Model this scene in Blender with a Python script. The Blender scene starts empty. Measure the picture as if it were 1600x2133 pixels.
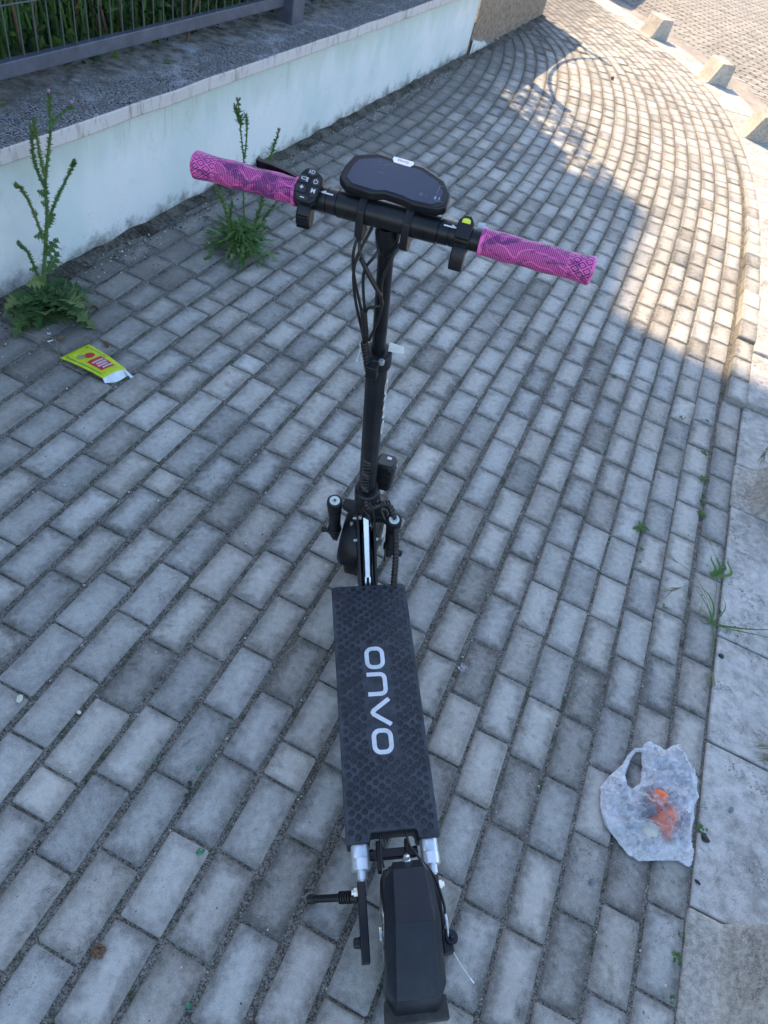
import bpy, bmesh, math, random
from mathutils import Vector, Matrix, noise as mnoise
from mathutils.geometry import delaunay_2d_cdt
random.seed(7)
R = random.random
def U(a, b): return a + (b - a) * R()
PI = math.pi
SC = bpy.context.scene
COL = SC.collection

# ------------------------------------------------------------------ camera, sky, sun, exposure
PITCH, ROLL, CAMH = 0.82525433, 0.30788748, 1.80897926
cam_d = bpy.data.cameras.new('camera')
cam = bpy.data.objects.new('camera', cam_d); COL.objects.link(cam)
ex = Vector((1, 0, 0)); eu = Vector((0, math.sin(PITCH), math.cos(PITCH))); fw = Vector((0, math.cos(PITCH), -math.sin(PITCH)))
cr, sr = math.cos(ROLL), math.sin(ROLL)
rt = ex * cr + eu * sr; up = eu * cr - ex * sr
cam.matrix_world = Matrix(((rt.x, up.x, -fw.x, 0), (rt.y, up.y, -fw.y, 0), (rt.z, up.z, -fw.z, CAMH), (0, 0, 0, 1)))
cam_d.sensor_fit = 'VERTICAL'; cam_d.sensor_height = 36; cam_d.lens = 1440 / 2133 * 36
cam_d.clip_start = 0.02; cam_d.clip_end = 2000
cam_d.dof.use_dof = True; cam_d.dof.focus_distance = 1.5; cam_d.dof.aperture_fstop = (cam_d.lens / 1000) / 0.0034
SC.camera = cam

SUN_EL = math.radians(41)
sdir = Vector((0.62, -0.785, 0)).normalized()          # the way the shadows fall
KS = 1 / math.tan(SUN_EL)
world = bpy.data.worlds.new('World'); SC.world = world; world.use_nodes = True
wn = world.node_tree.nodes; wl_ = world.node_tree.links
sky = wn.new('ShaderNodeTexSky'); sky.sky_type = 'NISHITA'; sky.sun_disc = False
sky.sun_elevation = SUN_EL; sky.sun_rotation = math.atan2(-sdir.x, -sdir.y)
sky.air_density = 1.0; sky.dust_density = 0.75; sky.ozone_density = 1.0
wl_.new(sky.outputs[0], wn['Background'].inputs[0]); wn['Background'].inputs[1].default_value = 0.15
sun_d = bpy.data.lights.new('sun', 'SUN'); sun_d.energy = 3.9; sun_d.angle = math.radians(0.53); sun_d.color = (1.0, 0.76, 0.50)
sun = bpy.data.objects.new('sun', sun_d); COL.objects.link(sun); sun.location = (-4, 6, 12)
sun.rotation_euler = Vector((sdir.x * KS, sdir.y * KS, -1)).to_track_quat('-Z', 'Y').to_euler()
SC.view_settings.view_transform = 'Standard'; SC.view_settings.look = 'None'
SC.view_settings.exposure = 1.53; SC.view_settings.gamma = 1; SC.view_settings.use_curve_mapping = False

# ------------------------------------------------------------------ materials
class MB:
    """small node builder"""
    def __init__(s, name):
        s.m = bpy.data.materials.new(name); s.m.use_nodes = True
        s.n = s.m.node_tree.nodes; s.l = s.m.node_tree.links; s.b = s.n['Principled BSDF']
    def new(s, t): return s.n.new(t)
    def con(s, v, sock):
        if isinstance(v, bpy.types.NodeSocket): s.l.new(v, sock)
        else:
            if sock.type == 'RGBA' and isinstance(v, (tuple, list)) and len(v) == 3: v = (*v, 1)
            sock.default_value = v
    def pos(s): return s.new('ShaderNodeNewGeometry').outputs['Position']
    def obj(s): return s.new('ShaderNodeTexCoord').outputs['Object']
    def uv(s): return s.new('ShaderNodeUVMap').outputs[0]
    def noise(s, v, sc, det=4, rough=.55, dist=0, col=False):
        n = s.new('ShaderNodeTexNoise'); s.con(v, n.inputs['Vector']); n.inputs['Scale'].default_value = sc
        n.inputs['Detail'].default_value = det; n.inputs['Roughness'].default_value = rough; n.inputs['Distortion'].default_value = dist
        return n.outputs['Color' if col else 'Fac']
    def vor(s, v, sc, out='Distance', feat='F1', rnd=1):
        n = s.new('ShaderNodeTexVoronoi'); s.con(v, n.inputs['Vector']); n.inputs['Scale'].default_value = sc; n.feature = feat
        n.inputs['Randomness'].default_value = rnd
        return n.outputs[out]
    def math(s, op, a, b=0., c=None, clamp=False):
        n = s.new('ShaderNodeMath'); n.operation = op; n.use_clamp = clamp; s.con(a, n.inputs[0]); s.con(b, n.inputs[1])
        if c is not None: s.con(c, n.inputs[2])
        return n.outputs[0]
    def rng(s, v, a, b, c=0., d=1., smooth=True):
        n = s.new('ShaderNodeMapRange'); n.interpolation_type = 'SMOOTHSTEP' if smooth else 'LINEAR'
        s.con(v, n.inputs[0])
        for i, x in enumerate((a, b, c, d)): s.con(x, n.inputs[i + 1])
        return n.outputs[0]
    def mix(s, f, a, b, mode='MIX'):
        n = s.new('ShaderNodeMix'); n.data_type = 'RGBA'; n.blend_type = mode
        s.con(f, n.inputs[0]); s.con(a, n.inputs[6]); s.con(b, n.inputs[7]); return n.outputs[2]
    def sep(s, v):
        n = s.new('ShaderNodeSeparateXYZ'); s.con(v, n.inputs[0]); return n.outputs
    def attr(s, name):
        n = s.new('ShaderNodeAttribute'); n.attribute_name = name; return n.outputs
    def scale(s, v, k):
        n = s.new('ShaderNodeVectorMath'); n.operation = 'MULTIPLY'; s.con(v, n.inputs[0]); n.inputs[1].default_value = k; return n.outputs[0]
    def dot(s, v, k):
        n = s.new('ShaderNodeVectorMath'); n.operation = 'DOT_PRODUCT'; s.con(v, n.inputs[0]); n.inputs[1].default_value = k; return n.outputs['Value']
    def bump(s, h, strength=.5, dist=.002, normal=None):
        n = s.new('ShaderNodeBump'); n.inputs['Strength'].default_value = strength; n.inputs['Distance'].default_value = dist
        s.con(h, n.inputs['Height'])
        if normal is not None: s.con(normal, n.inputs['Normal'])
        return n.outputs[0]
    def done(s, col, rough=.8, nrm=None, metal=0, spec=.5, coat=0):
        s.con(col, s.b.inputs['Base Color']); s.con(rough, s.b.inputs['Roughness']); s.con(metal, s.b.inputs['Metallic'])
        s.con(spec, s.b.inputs['Specular IOR Level'])
        if coat: s.b.inputs['Coat Weight'].default_value = coat; s.b.inputs['Coat Roughness'].default_value = .15
        if nrm is not None: s.l.new(nrm, s.b.inputs['Normal'])
        return s.m

def plain(name, col, rough=.5, metal=0, spec=.5, var=.15, sc=40, bump=.0, coat=0, dust=0.):
    b = MB(name); p = b.obj()
    n = b.noise(p, sc, 5)
    f = b.rng(n, .3, .7, 1 - var, 1 + var, False)
    c = b.mix(1, (*col, 1), b.mix(0, f, f), 'MULTIPLY')
    if dust:
        d = b.math('MULTIPLY', b.rng(b.noise(p, 9, 6, .7), .45, .75), dust)
        c = b.mix(d, c, (.32, .30, .27))
        rough = b.math('ADD', rough, b.math('MULTIPLY', d, .4))
    nr = b.bump(n, bump, .001) if bump else None
    return b.done(c, rough, nr, metal, spec, coat)

wall_d = Vector((1.70, 7.76, 0)).normalized(); wall_n = Vector((-wall_d.y, wall_d.x, 0)); wall_p = Vector((-1.72, 2.12, 0))
def WP(s, off, z): return wall_p + wall_d * s + wall_n * off + Vector((0, 0, z))

def brick_material():
    b = MB('concrete_paver'); p = b.pos(); uv = b.uv(); u, v, _ = b.sep(uv)
    tone = b.attr('tone')['Color']; tr, tg, tb = b.sep(tone)
    wob = b.math('MULTIPLY', b.math('SUBTRACT', b.noise(p, 34, 4, .6), .5), .5)
    eu_ = b.math('MULTIPLY', b.math('MINIMUM', u, b.math('SUBTRACT', 1., u)), 2.)
    ev_ = b.math('MINIMUM', v, b.math('SUBTRACT', 1., v))
    e = b.math('ADD', b.math('MINIMUM', eu_, ev_), wob)
    centre = b.rng(e, .02, .40)
    fine = b.noise(p, 420, 3, .7); mid = b.noise(p, 55, 6, .62); big = b.noise(p, 7, 4, .55); huge = b.noise(p, 1.3, 3)
    k = b.math('ADD', b.math('MULTIPLY', centre, b.math('ADD', .24, b.math('MULTIPLY', tg, .26))), b.math('MULTIPLY', b.math('SUBTRACT', mid, .5), .66))
    k = b.math('ADD', k, b.math('MULTIPLY', b.math('SUBTRACT', big, .5), .55))
    k = b.math('ADD', k, b.math('MULTIPLY', b.math('SUBTRACT', fine, .5), .8))
    k = b.math('ADD', k, b.math('MULTIPLY', b.math('SUBTRACT', tr, .5), .38))
    k = b.math('SUBTRACT', k, b.math('MULTIPLY', b.rng(b.noise(p, 19, 7, .75, .6), .56, .70), .22))
    crk = b.math('ABSOLUTE', b.math('SUBTRACT', b.noise(p, 6.5, 6, .62, .8), .5)); crk = b.math('MULTIPLY', b.rng(crk, .0045, .0015), b.rng(b.noise(p, 2.3, 2), .56, .64))
    k = b.math('SUBTRACT', k, b.math('MULTIPLY', crk, .4))
    k = b.math('ADD', k, b.math('MULTIPLY', b.math('SUBTRACT', huge, .5), .35))
    k = b.rng(k, -.26, .74, 0, 1, False)
    c = b.mix(k, (.115, .110, .098), (.57, .553, .505))
    c = b.mix(b.math('MULTIPLY', tb, .4), c, b.mix(1, c, (1.12, 1.0, .88), 'MULTIPLY'))
    # dark pits and pale specks
    v1 = b.vor(p, 260); c = b.mix(b.math('MULTIPLY', b.rng(v1, .20, .10), b.rng(b.noise(p, 40, 2), .47, .56)), c, (.05, .048, .045))
    v2 = b.vor(p, 150); c = b.mix(b.math('MULTIPLY', b.rng(v2, .14, .07), b.rng(b.noise(p, 26, 2), .55, .66)), c, (.62, .60, .56))
    # worn brown stains
    c = b.mix(b.math('MULTIPLY', b.rng(b.noise(p, 14, 5, .65, .4), .60, .76), .55), c, (.17, .135, .10))
    # soil near the wall foot
    off = b.math('MULTIPLY', b.dot(p, wall_n), -1.); off = b.math('ADD', off, float(wall_p.dot(wall_n)))
    soil = b.rng(b.math('ADD', off, b.math('MULTIPLY', b.math('SUBTRACT', b.noise(p, 6, 6, .65), .5), 1.1)), .95, .05)
    c = b.mix(b.math('MULTIPLY', soil, .72), c, b.mix(b.noise(p, 90, 4), (.045, .042, .038), (.17, .155, .135)))
    h = b.math('ADD', b.math('MULTIPLY', fine, .35), b.math('ADD', b.math('MULTIPLY', mid, .6), b.math('MULTIPLY', b.rng(v1, .0, .2), .4)))
    return b.done(c, .88, b.bump(h, .55, .0022), 0, .3)

def joint_material():
    b = MB('joint_sand'); p = b.pos()
    n1 = b.noise(p, 300, 4, .8); n2 = b.noise(p, 60, 5, .7); n3 = b.noise(p, 5, 3)
    vv = b.vor(p, 320, 'Color'); g, _, _ = b.sep(vv)
    k = b.math('ADD', b.math('MULTIPLY', n1, .4), b.math('ADD', b.math('MULTIPLY', n2, .4), b.math('MULTIPLY', g, .3)))
    c = b.mix(b.rng(k, .3, .85), (.035, .031, .025), (.34, .31, .265))
    c = b.mix(b.math('MULTIPLY', b.rng(b.noise(p, 11, 5, .7), .50, .68), .65), c, (.035, .055, .022))
    return b.done(c, .95, b.bump(k, .9, .006), 0, .2)

def kerb_material(name, a, c_, pit=1., sc=1.):
    b = MB(name); p = b.pos()
    n1 = b.noise(p, 300, 4, .7); n2 = b.noise(p, 22 * sc, 6, .65); n3 = b.noise(p, 3, 4)
    k = b.math('ADD', b.math('MULTIPLY', n1, .35), b.math('ADD', b.math('MULTIPLY', n2, .5), b.math('MULTIPLY', n3, .3)))
    c = b.mix(b.rng(k, .40, .74), a, c_)
    c = b.mix(b.math('MULTIPLY', b.rng(b.vor(p, 210), .22, .10), .45), c, (.12, .11, .10)); c = b.mix(b.math('MULTIPLY', b.rng(b.vor(p, 160), .16, .08), .5), c, (.72, .70, .67))
    # worm-shaped pits where the cement skin is gone
    w = b.noise(p, 75, 3, .5, 1.6); w2 = b.math('ABSOLUTE', b.math('SUBTRACT', w, .5))
    reg = b.rng(b.noise(p, 7, 3), .46, .60)
    pits = b.math('MULTIPLY', b.rng(w2, .035, .012), reg)
    pits = b.math('MULTIPLY', pits, b.rng(b.noise(p, 45, 2), .48, .56))
    rnd = b.rng(b.vor(p, 55), .10, .05); pits = b.math('MAXIMUM', pits, b.math('MULTIPLY', rnd, b.rng(b.noise(p, 13, 2), .52, .6)))
    pits = b.math('MULTIPLY', pits, pit)
    c = b.mix(pits, c, (.09, .08, .07))
    c = b.mix(b.math('MULTIPLY', b.rng(b.noise(p, 9, 6, .7), .58, .75), .5), c, (.20, .175, .15))
    h = b.math('SUBTRACT', b.math('ADD', b.math('MULTIPLY', n1, .4), n2), b.math('MULTIPLY', pits, 1.3))
    return b.done(c, .9, b.bump(h, .6, .003), 0, .3)

def plaster_material():
    b = MB('pale_blue_plaster'); p = b.pos(); _, _, z = b.sep(p)
    g = b.noise(p, 220, 4, .7); st = b.noise(b.scale(p, (1.6, 1.6, 1.1)), 1.6, 5, .55)
    c = b.mix(b.rng(st, .38, .66), (.72, .735, .74), (.60, .67, .665))
    top = b.rng(b.math('ADD', z, b.math('MULTIPLY', b.math('SUBTRACT', b.noise(b.scale(p, (1, 1, .35)), 9, 5), .5), .35)), .30, .52)
    c = b.mix(b.math('MULTIPLY', top, .55), c, (.42, .50, .42))
    strk = b.rng(b.noise(b.scale(p, (16, 16, .8)), 2.4, 4, .6), .60, .78)
    c = b.mix(b.math('MULTIPLY', strk, b.math('MULTIPLY', top, .75)), c, (.27, .22, .14))
    cr_ = b.math('ABSOLUTE', b.math('SUBTRACT', b.noise(p, 1.7, 7, .6, .5), .5)); c = b.mix(b.math('MULTIPLY', b.rng(cr_, .0018, .0006), .22), c, (.22, .21, .19))
    c = b.mix(b.math('MULTIPLY', b.rng(b.noise(p, 7, 8, .75), .60, .72), .3), c, (.42, .42, .36))
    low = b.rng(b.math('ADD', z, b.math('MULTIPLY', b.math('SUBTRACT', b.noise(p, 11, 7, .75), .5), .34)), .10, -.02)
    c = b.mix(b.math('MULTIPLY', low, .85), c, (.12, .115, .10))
    c = b.mix(b.math('MULTIPLY', b.rng(b.vor(p, 120), .12, .06), .35), c, (.25, .24, .22))
    h = b.math('ADD', g, b.math('MULTIPLY', b.noise(p, 30, 4), 1.2))
    return b.done(c, .85, b.bump(h, .5, .003), 0, .3)

def coping_material():
    b = MB('lichen_concrete'); p = b.pos(); _, _, z = b.sep(p)
    off = b.math('SUBTRACT', b.dot(p, wall_n), float(wall_p.dot(wall_n)))
    n1 = b.noise(p, 120, 5, .75); n2 = b.noise(p, 14, 6, .7); n3 = b.noise(p, 4, 4, .6)
    base = b.mix(b.rng(n2, .35, .65), (.19, .17, .15), (.55, .54, .53))
    back = b.rng(b.math('ADD', off, b.math('MULTIPLY', b.math('SUBTRACT', n3, .5), .3)), .10, .28)
    base = b.mix(b.math('MULTIPLY', back, .75), base, b.mix(b.rng(n2, .35, .65), (.10, .085, .07), (.28, .25, .21)))
    spk = b.rng(b.math('ADD', b.math('MULTIPLY', n1, .8), b.math('MULTIPLY', n2, .35)), .52, .64)
    front = b.rng(b.math('ADD', off, b.math('MULTIPLY', b.math('SUBTRACT', n3, .5), .6)), .30, .10)
    white = b.rng(b.noise(p, 4.2, 7, .72), .53, .63)
    c = b.mix(b.math('MULTIPLY', spk, b.math('MULTIPLY', front, 1.0)), base, (.035, .036, .04))
    c = b.mix(b.math('MULTIPLY', white, .75), c, b.mix(b.math('MULTIPLY', spk, .6), (.60, .61, .63), (.10, .10, .11)))
    # the front edge of the slab is chalky with brown runs
    ff = b.rng(off, -.016, -.020)
    run = b.rng(b.noise(b.scale(p, (9, 9, 2)), 3, 6, .75), .50, .66)
    edge = b.mix(b.math('MULTIPLY', run, .8), (.60, .56, .55), b.mix(n1, (.10, .07, .055), (.5, .44, .40)))
    c = b.mix(ff, c, edge)
    return b.done(c, .95, b.bump(b.math('ADD', n1, n2), .7, .005), 0, .2)

def render_material():
    b = MB('brown_render'); p = b.pos()
    n = b.noise(p, 26, 6, .7); c = b.mix(b.rng(n, .3, .7), (.19, .135, .095), (.40, .32, .25))
    return b.done(c, .95, b.bump(n, 1, .02), 0, .2)

def road_material():
    b = MB('road_ground'); p = b.pos()
    n = b.noise(p, 3, 6, .7); f = b.noise(p, 90, 4, .8)
    c = b.mix(b.rng(b.math('ADD', b.math('MULTIPLY', n, .6), b.math('MULTIPLY', f, .4)), .35, .7), (.24, .21, .18), (.42, .38, .335))
    return b.done(c, .95, b.bump(f, .6, .01), 0, .2)

def soil_material():
    b = MB('dark_soil'); p = b.pos(); n = b.noise(p, 60, 6, .8); m = b.noise(p, 9, 4)
    c = b.mix(b.rng(b.math('ADD', b.math('MULTIPLY', n, .6), b.math('MULTIPLY', m, .4)), .38, .65), (.03, .028, .022), (.20, .185, .16))
    return b.done(c, .97, b.bump(n, 1, .01), 0, .1)

def leaf_material(name, cols, rough=.55, sheen=.3):
    b = MB(name); p = b.obj()
    r_ = b.attr('tone')['Color']; x, y, z = b.sep(r_)
    c = b.mix(x, cols[0], cols[1]); c = b.mix(b.rng(y, .72, .95), c, cols[2])
    c = b.mix(b.math('MULTIPLY', b.noise(p, 60, 3), .5), c, cols[0])
    m = b.done(c, rough, b.bump(b.noise(p, 180, 2), .3, .001), 0, sheen)
    tr = b.new('ShaderNodeBsdfTranslucent'); b.con(c, tr.inputs[0]); mx = b.new('ShaderNodeMixShader'); mx.inputs[0].default_value = .28
    b.l.new(b.b.outputs[0], mx.inputs[1]); b.l.new(tr.outputs[0], mx.inputs[2])
    b.l.new(mx.outputs[0], b.n['Material Output'].inputs[0]); return m

def grip_material():
    b = MB('pink_rubber_grip'); uv = b.uv(); u, v, _ = b.sep(uv); p = b.obj()     # u 0 outer end .. 1 inner end, v round the grip
    # contour lines and ribs
    wave = b.math('ADD', v, b.math('MULTIPLY', b.math('SUBTRACT', b.noise(b.scale(p, (1, .6, .6)), 17, 2, .5), .5), .55))
    wave = b.math('ADD', wave, b.math('MULTIPLY', b.math('SINE', b.math('MULTIPLY', u, 31.)), .018))
    bands = b.math('PINGPONG', b.math('MULTIPLY', wave, 7.), .5)
    cont = b.rng(bands, .075, .035)
    ribs = b.math('PINGPONG', b.math('MULTIPLY', u, 62.), .5)
    groove = b.rng(ribs, .36, .16)
    # diamonds at the outer end
    dx = b.math('ABSOLUTE', b.math('SUBTRACT', b.math('FRACT', b.math('MULTIPLY', u, 9.5)), .5))
    dy = b.math('ABSOLUTE', b.math('SUBTRACT', b.math('FRACT', b.math('MULTIPLY', v, 9.)), .5))
    dd = b.math('PINGPONG', b.math('MULTIPLY', b.math('ADD', dx, dy), 3.), .5)
    dia = b.rng(dd, .27, .17)
    isend = b.math('LESS_THAN', u, .23)
    collar = b.math('MAXIMUM', b.math('GREATER_THAN', u, .965), b.math('LESS_THAN', u, .025))
    g = b.math('MULTIPLY', groove, b.math('SUBTRACT', 1., cont))
    g = b.mix(isend, g, dia); g = b.mix(collar, g, (0, 0, 0)); gx, _, _ = b.sep(g)
    marb = b.rng(b.noise(b.scale(p, (.6, 1.3, 1.3)), 22, 6, .68, 1.9), .51, .56)
    gap = b.math('MULTIPLY', gx, .92)
    c = b.mix(gap, (.78, .13, .42), (.10, .015, .08))
    c = b.mix(b.math('MULTIPLY', marb, b.math('ADD', .6, b.math('MULTIPLY', gx, .4))), c, (.05, .012, .09))
    return b.done(c, .45, b.bump(b.math('SUBTRACT', 1., gx), .8, .0012), 0, .4)

def rubber_mat_material():
    b = MB('deck_rubber'); p = b.obj(); n = b.noise(p, 26, 6, .7); f = b.noise(p, 300, 3)
    c = b.mix(b.rng(n, .36, .66), (.014, .019, .027), (.056, .066, .080))
    c = b.mix(b.math('MULTIPLY', b.rng(b.noise(p, 90, 3, .7), .66, .75), .4), c, (.16, .17, .18))
    return b.done(c, b.rng(n, .3, .7, .5, .72), b.bump(f, .3, .0006), 0, .45)

def film_material():
    b = MB('thin_plastic_film'); p = b.obj(); n = b.noise(p, 24, 3, .5, 1.4); n2 = b.noise(p, 70, 3, .6, 1.5)
    m = b.done((.96, .965, .98), .20, b.bump(b.math('ADD', n, b.math('MULTIPLY', n2, .5)), 1., .02), 0, .9)
    tr = b.new('ShaderNodeBsdfTransparent'); tr.inputs[0].default_value = (.93, .94, .97, 1)
    tl = b.new('ShaderNodeBsdfTranslucent'); tl.inputs[0].default_value = (.8, .83, .9, 1)
    m1 = b.new('ShaderNodeMixShader'); m1.inputs[0].default_value = .06
    b.l.new(b.b.outputs[0], m1.inputs[1]); b.l.new(tl.outputs[0], m1.inputs[2])
    m2 = b.new('ShaderNodeMixShader'); lw = b.new('ShaderNodeLayerWeight'); lw.inputs[0].default_value = .35; vd = b.new('ShaderNodeVectorMath'); vd.operation = 'DISTANCE'; b.con(p, vd.inputs[0]); vd.inputs[1].default_value = (.022, -.045, .04)
    thin = b.rng(b.math('ADD', vd.outputs['Value'], b.math('MULTIPLY', b.noise(p, 30, 3), .03)), .115, .07)
    b.con(b.math('MULTIPLY', b.math('MAXIMUM', b.rng(b.noise(p, 16, 5, .7, 1.), .35, .65, .42, .05), b.math('MULTIPLY', thin, .86)), b.math('SUBTRACT', 1., lw.outputs['Facing'])), m2.inputs[0])
    b.l.new(m1.outputs[0], m2.inputs[1]); b.l.new(tr.outputs[0], m2.inputs[2])
    b.l.new(m2.outputs[0], b.n['Material Output'].inputs[0]); return m

MT = dict(
    brick=brick_material(), joint=joint_material(),
    kerb=kerb_material('pitted_kerb_concrete', (.24, .225, .20), (.60, .575, .53), 1.),
    block=kerb_material('rough_block_concrete', (.22, .20, .17), (.58, .54, .47), .8, 3.),
    plaster=plaster_material(), coping=coping_material(), render=render_material(), road=road_material(), soil=soil_material(),
    grip=grip_material(), mat=rubber_mat_material(), film=film_material(),
    fence=plain('grey_painted_steel', (.085, .095, .13), .5, .2, .5, .25, 14, .1),
    wire=plain('green_grey_wire', (.085, .105, .105), .5, .3),
    black=plain('black_anodised', (.006, .007, .009), .33, .1, .4, .2, 60, 0, 0, .03),
    satin=plain('satin_black_paint', (.006, .007, .010), .40, 0, .35, .2, 30, .05, 0, .04),
    fender=plain('scuffed_black_plastic', (.007, .011, .018), .36, 0, .35, .25, 30, .05, 0, .07),
    rubber=plain('dusty_tyre_rubber', (.022, .020, .019), .8, 0, .3, .3, 60, .4, 0, .35),
    stud=plain('stud_rubber', (.008, .011, .017), .42, 0, .4, .5, 12, 0, 0, .06),
    cable=plain('cable_rubber', (.012, .011, .011), .45),
    silver=plain('brushed_aluminium', (.78, .80, .82), .34, .7, .5, .08, 60),
    steel=plain('zinc_steel', (.60, .62, .60), .32, .8, .5, .2, 120),
    ring=plain('pale_green_plastic', (.55, .66, .62), .4),
    white=plain('white_print', (.66, .68, .70), .55), faint=plain('faint_screen_print', (.17, .19, .24), .4),
    glass=plain('dark_screen_glass', (.022, .038, .075), .16, 0, .35, .05),  # blue base colour stands in for sky reflected in the screen
    yellow=plain('yellow_sticker', (.70, .72, .05), .5), clear=plain('milky_tape', (.6, .66, .66), .3),
    button=plain('soft_black_button', (.018, .018, .02), .55),
    stalk=plain('straw', (.30, .25, .15), .7), twig=plain('brown_twig', (.12, .075, .045), .8),
    deadleaf=plain('dead_leaf', (.16, .085, .045), .7), husk=plain('brown_husk', (.15, .085, .045), .8, bump=.5),
    darkstone=plain('dark_stone', (.035, .036, .038), .8, bump=.5), greystone=plain('grey_stone', (.16, .19, .21), .7, bump=.5),
    palestone=plain('pale_stone', (.62, .60, .50), .7, bump=.3), greenglass=plain('green_bottle_glass', (.02, .16, .07), .12, 0, .8),
    paper=plain('white_paper', (.75, .77, .78), .7), lime=plain('lime_print_foil', (.52, .62, .02), .35, 0, .5, .15, 40, .1),
    redp=plain('red_print', (.52, .02, .04), .4), foil=plain('foil_inside', (.62, .68, .72), .4, .3), greenp=plain('dark_green_print', (.09, .22, .04), .4),
    orange=plain('orange_wrapper', (1.0, .20, .06), .35, 0, .5, .25, 60), beige=plain('beige_napkin', (.62, .60, .50), .8), grey_cup=plain('grey_lid', (.22, .20, .22), .5),
    leaf=leaf_material('thistle_leaf', ((.035, .085, .025), (.13, .23, .075), (.20, .26, .09))),
    leaf2=leaf_material('weed_leaf', ((.04, .11, .028), (.13, .25, .06), (.19, .28, .08))),
    hedge=leaf_material('hedge_leaf', ((.010, .032, .012), (.05, .14, .025), (.13, .20, .035))),
    flower=plain('pink_floret', (.42, .18, .33), .7), bud=plain('brown_bud', (.16, .13, .08), .8),
    facade=plain('building_render', (.45, .42, .38), .9), roofm=plain('slate_roof', (.045, .055, .085), .9), bark=plain('bark', (.10, .075, .055), .9, bump=.8),
)

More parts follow.
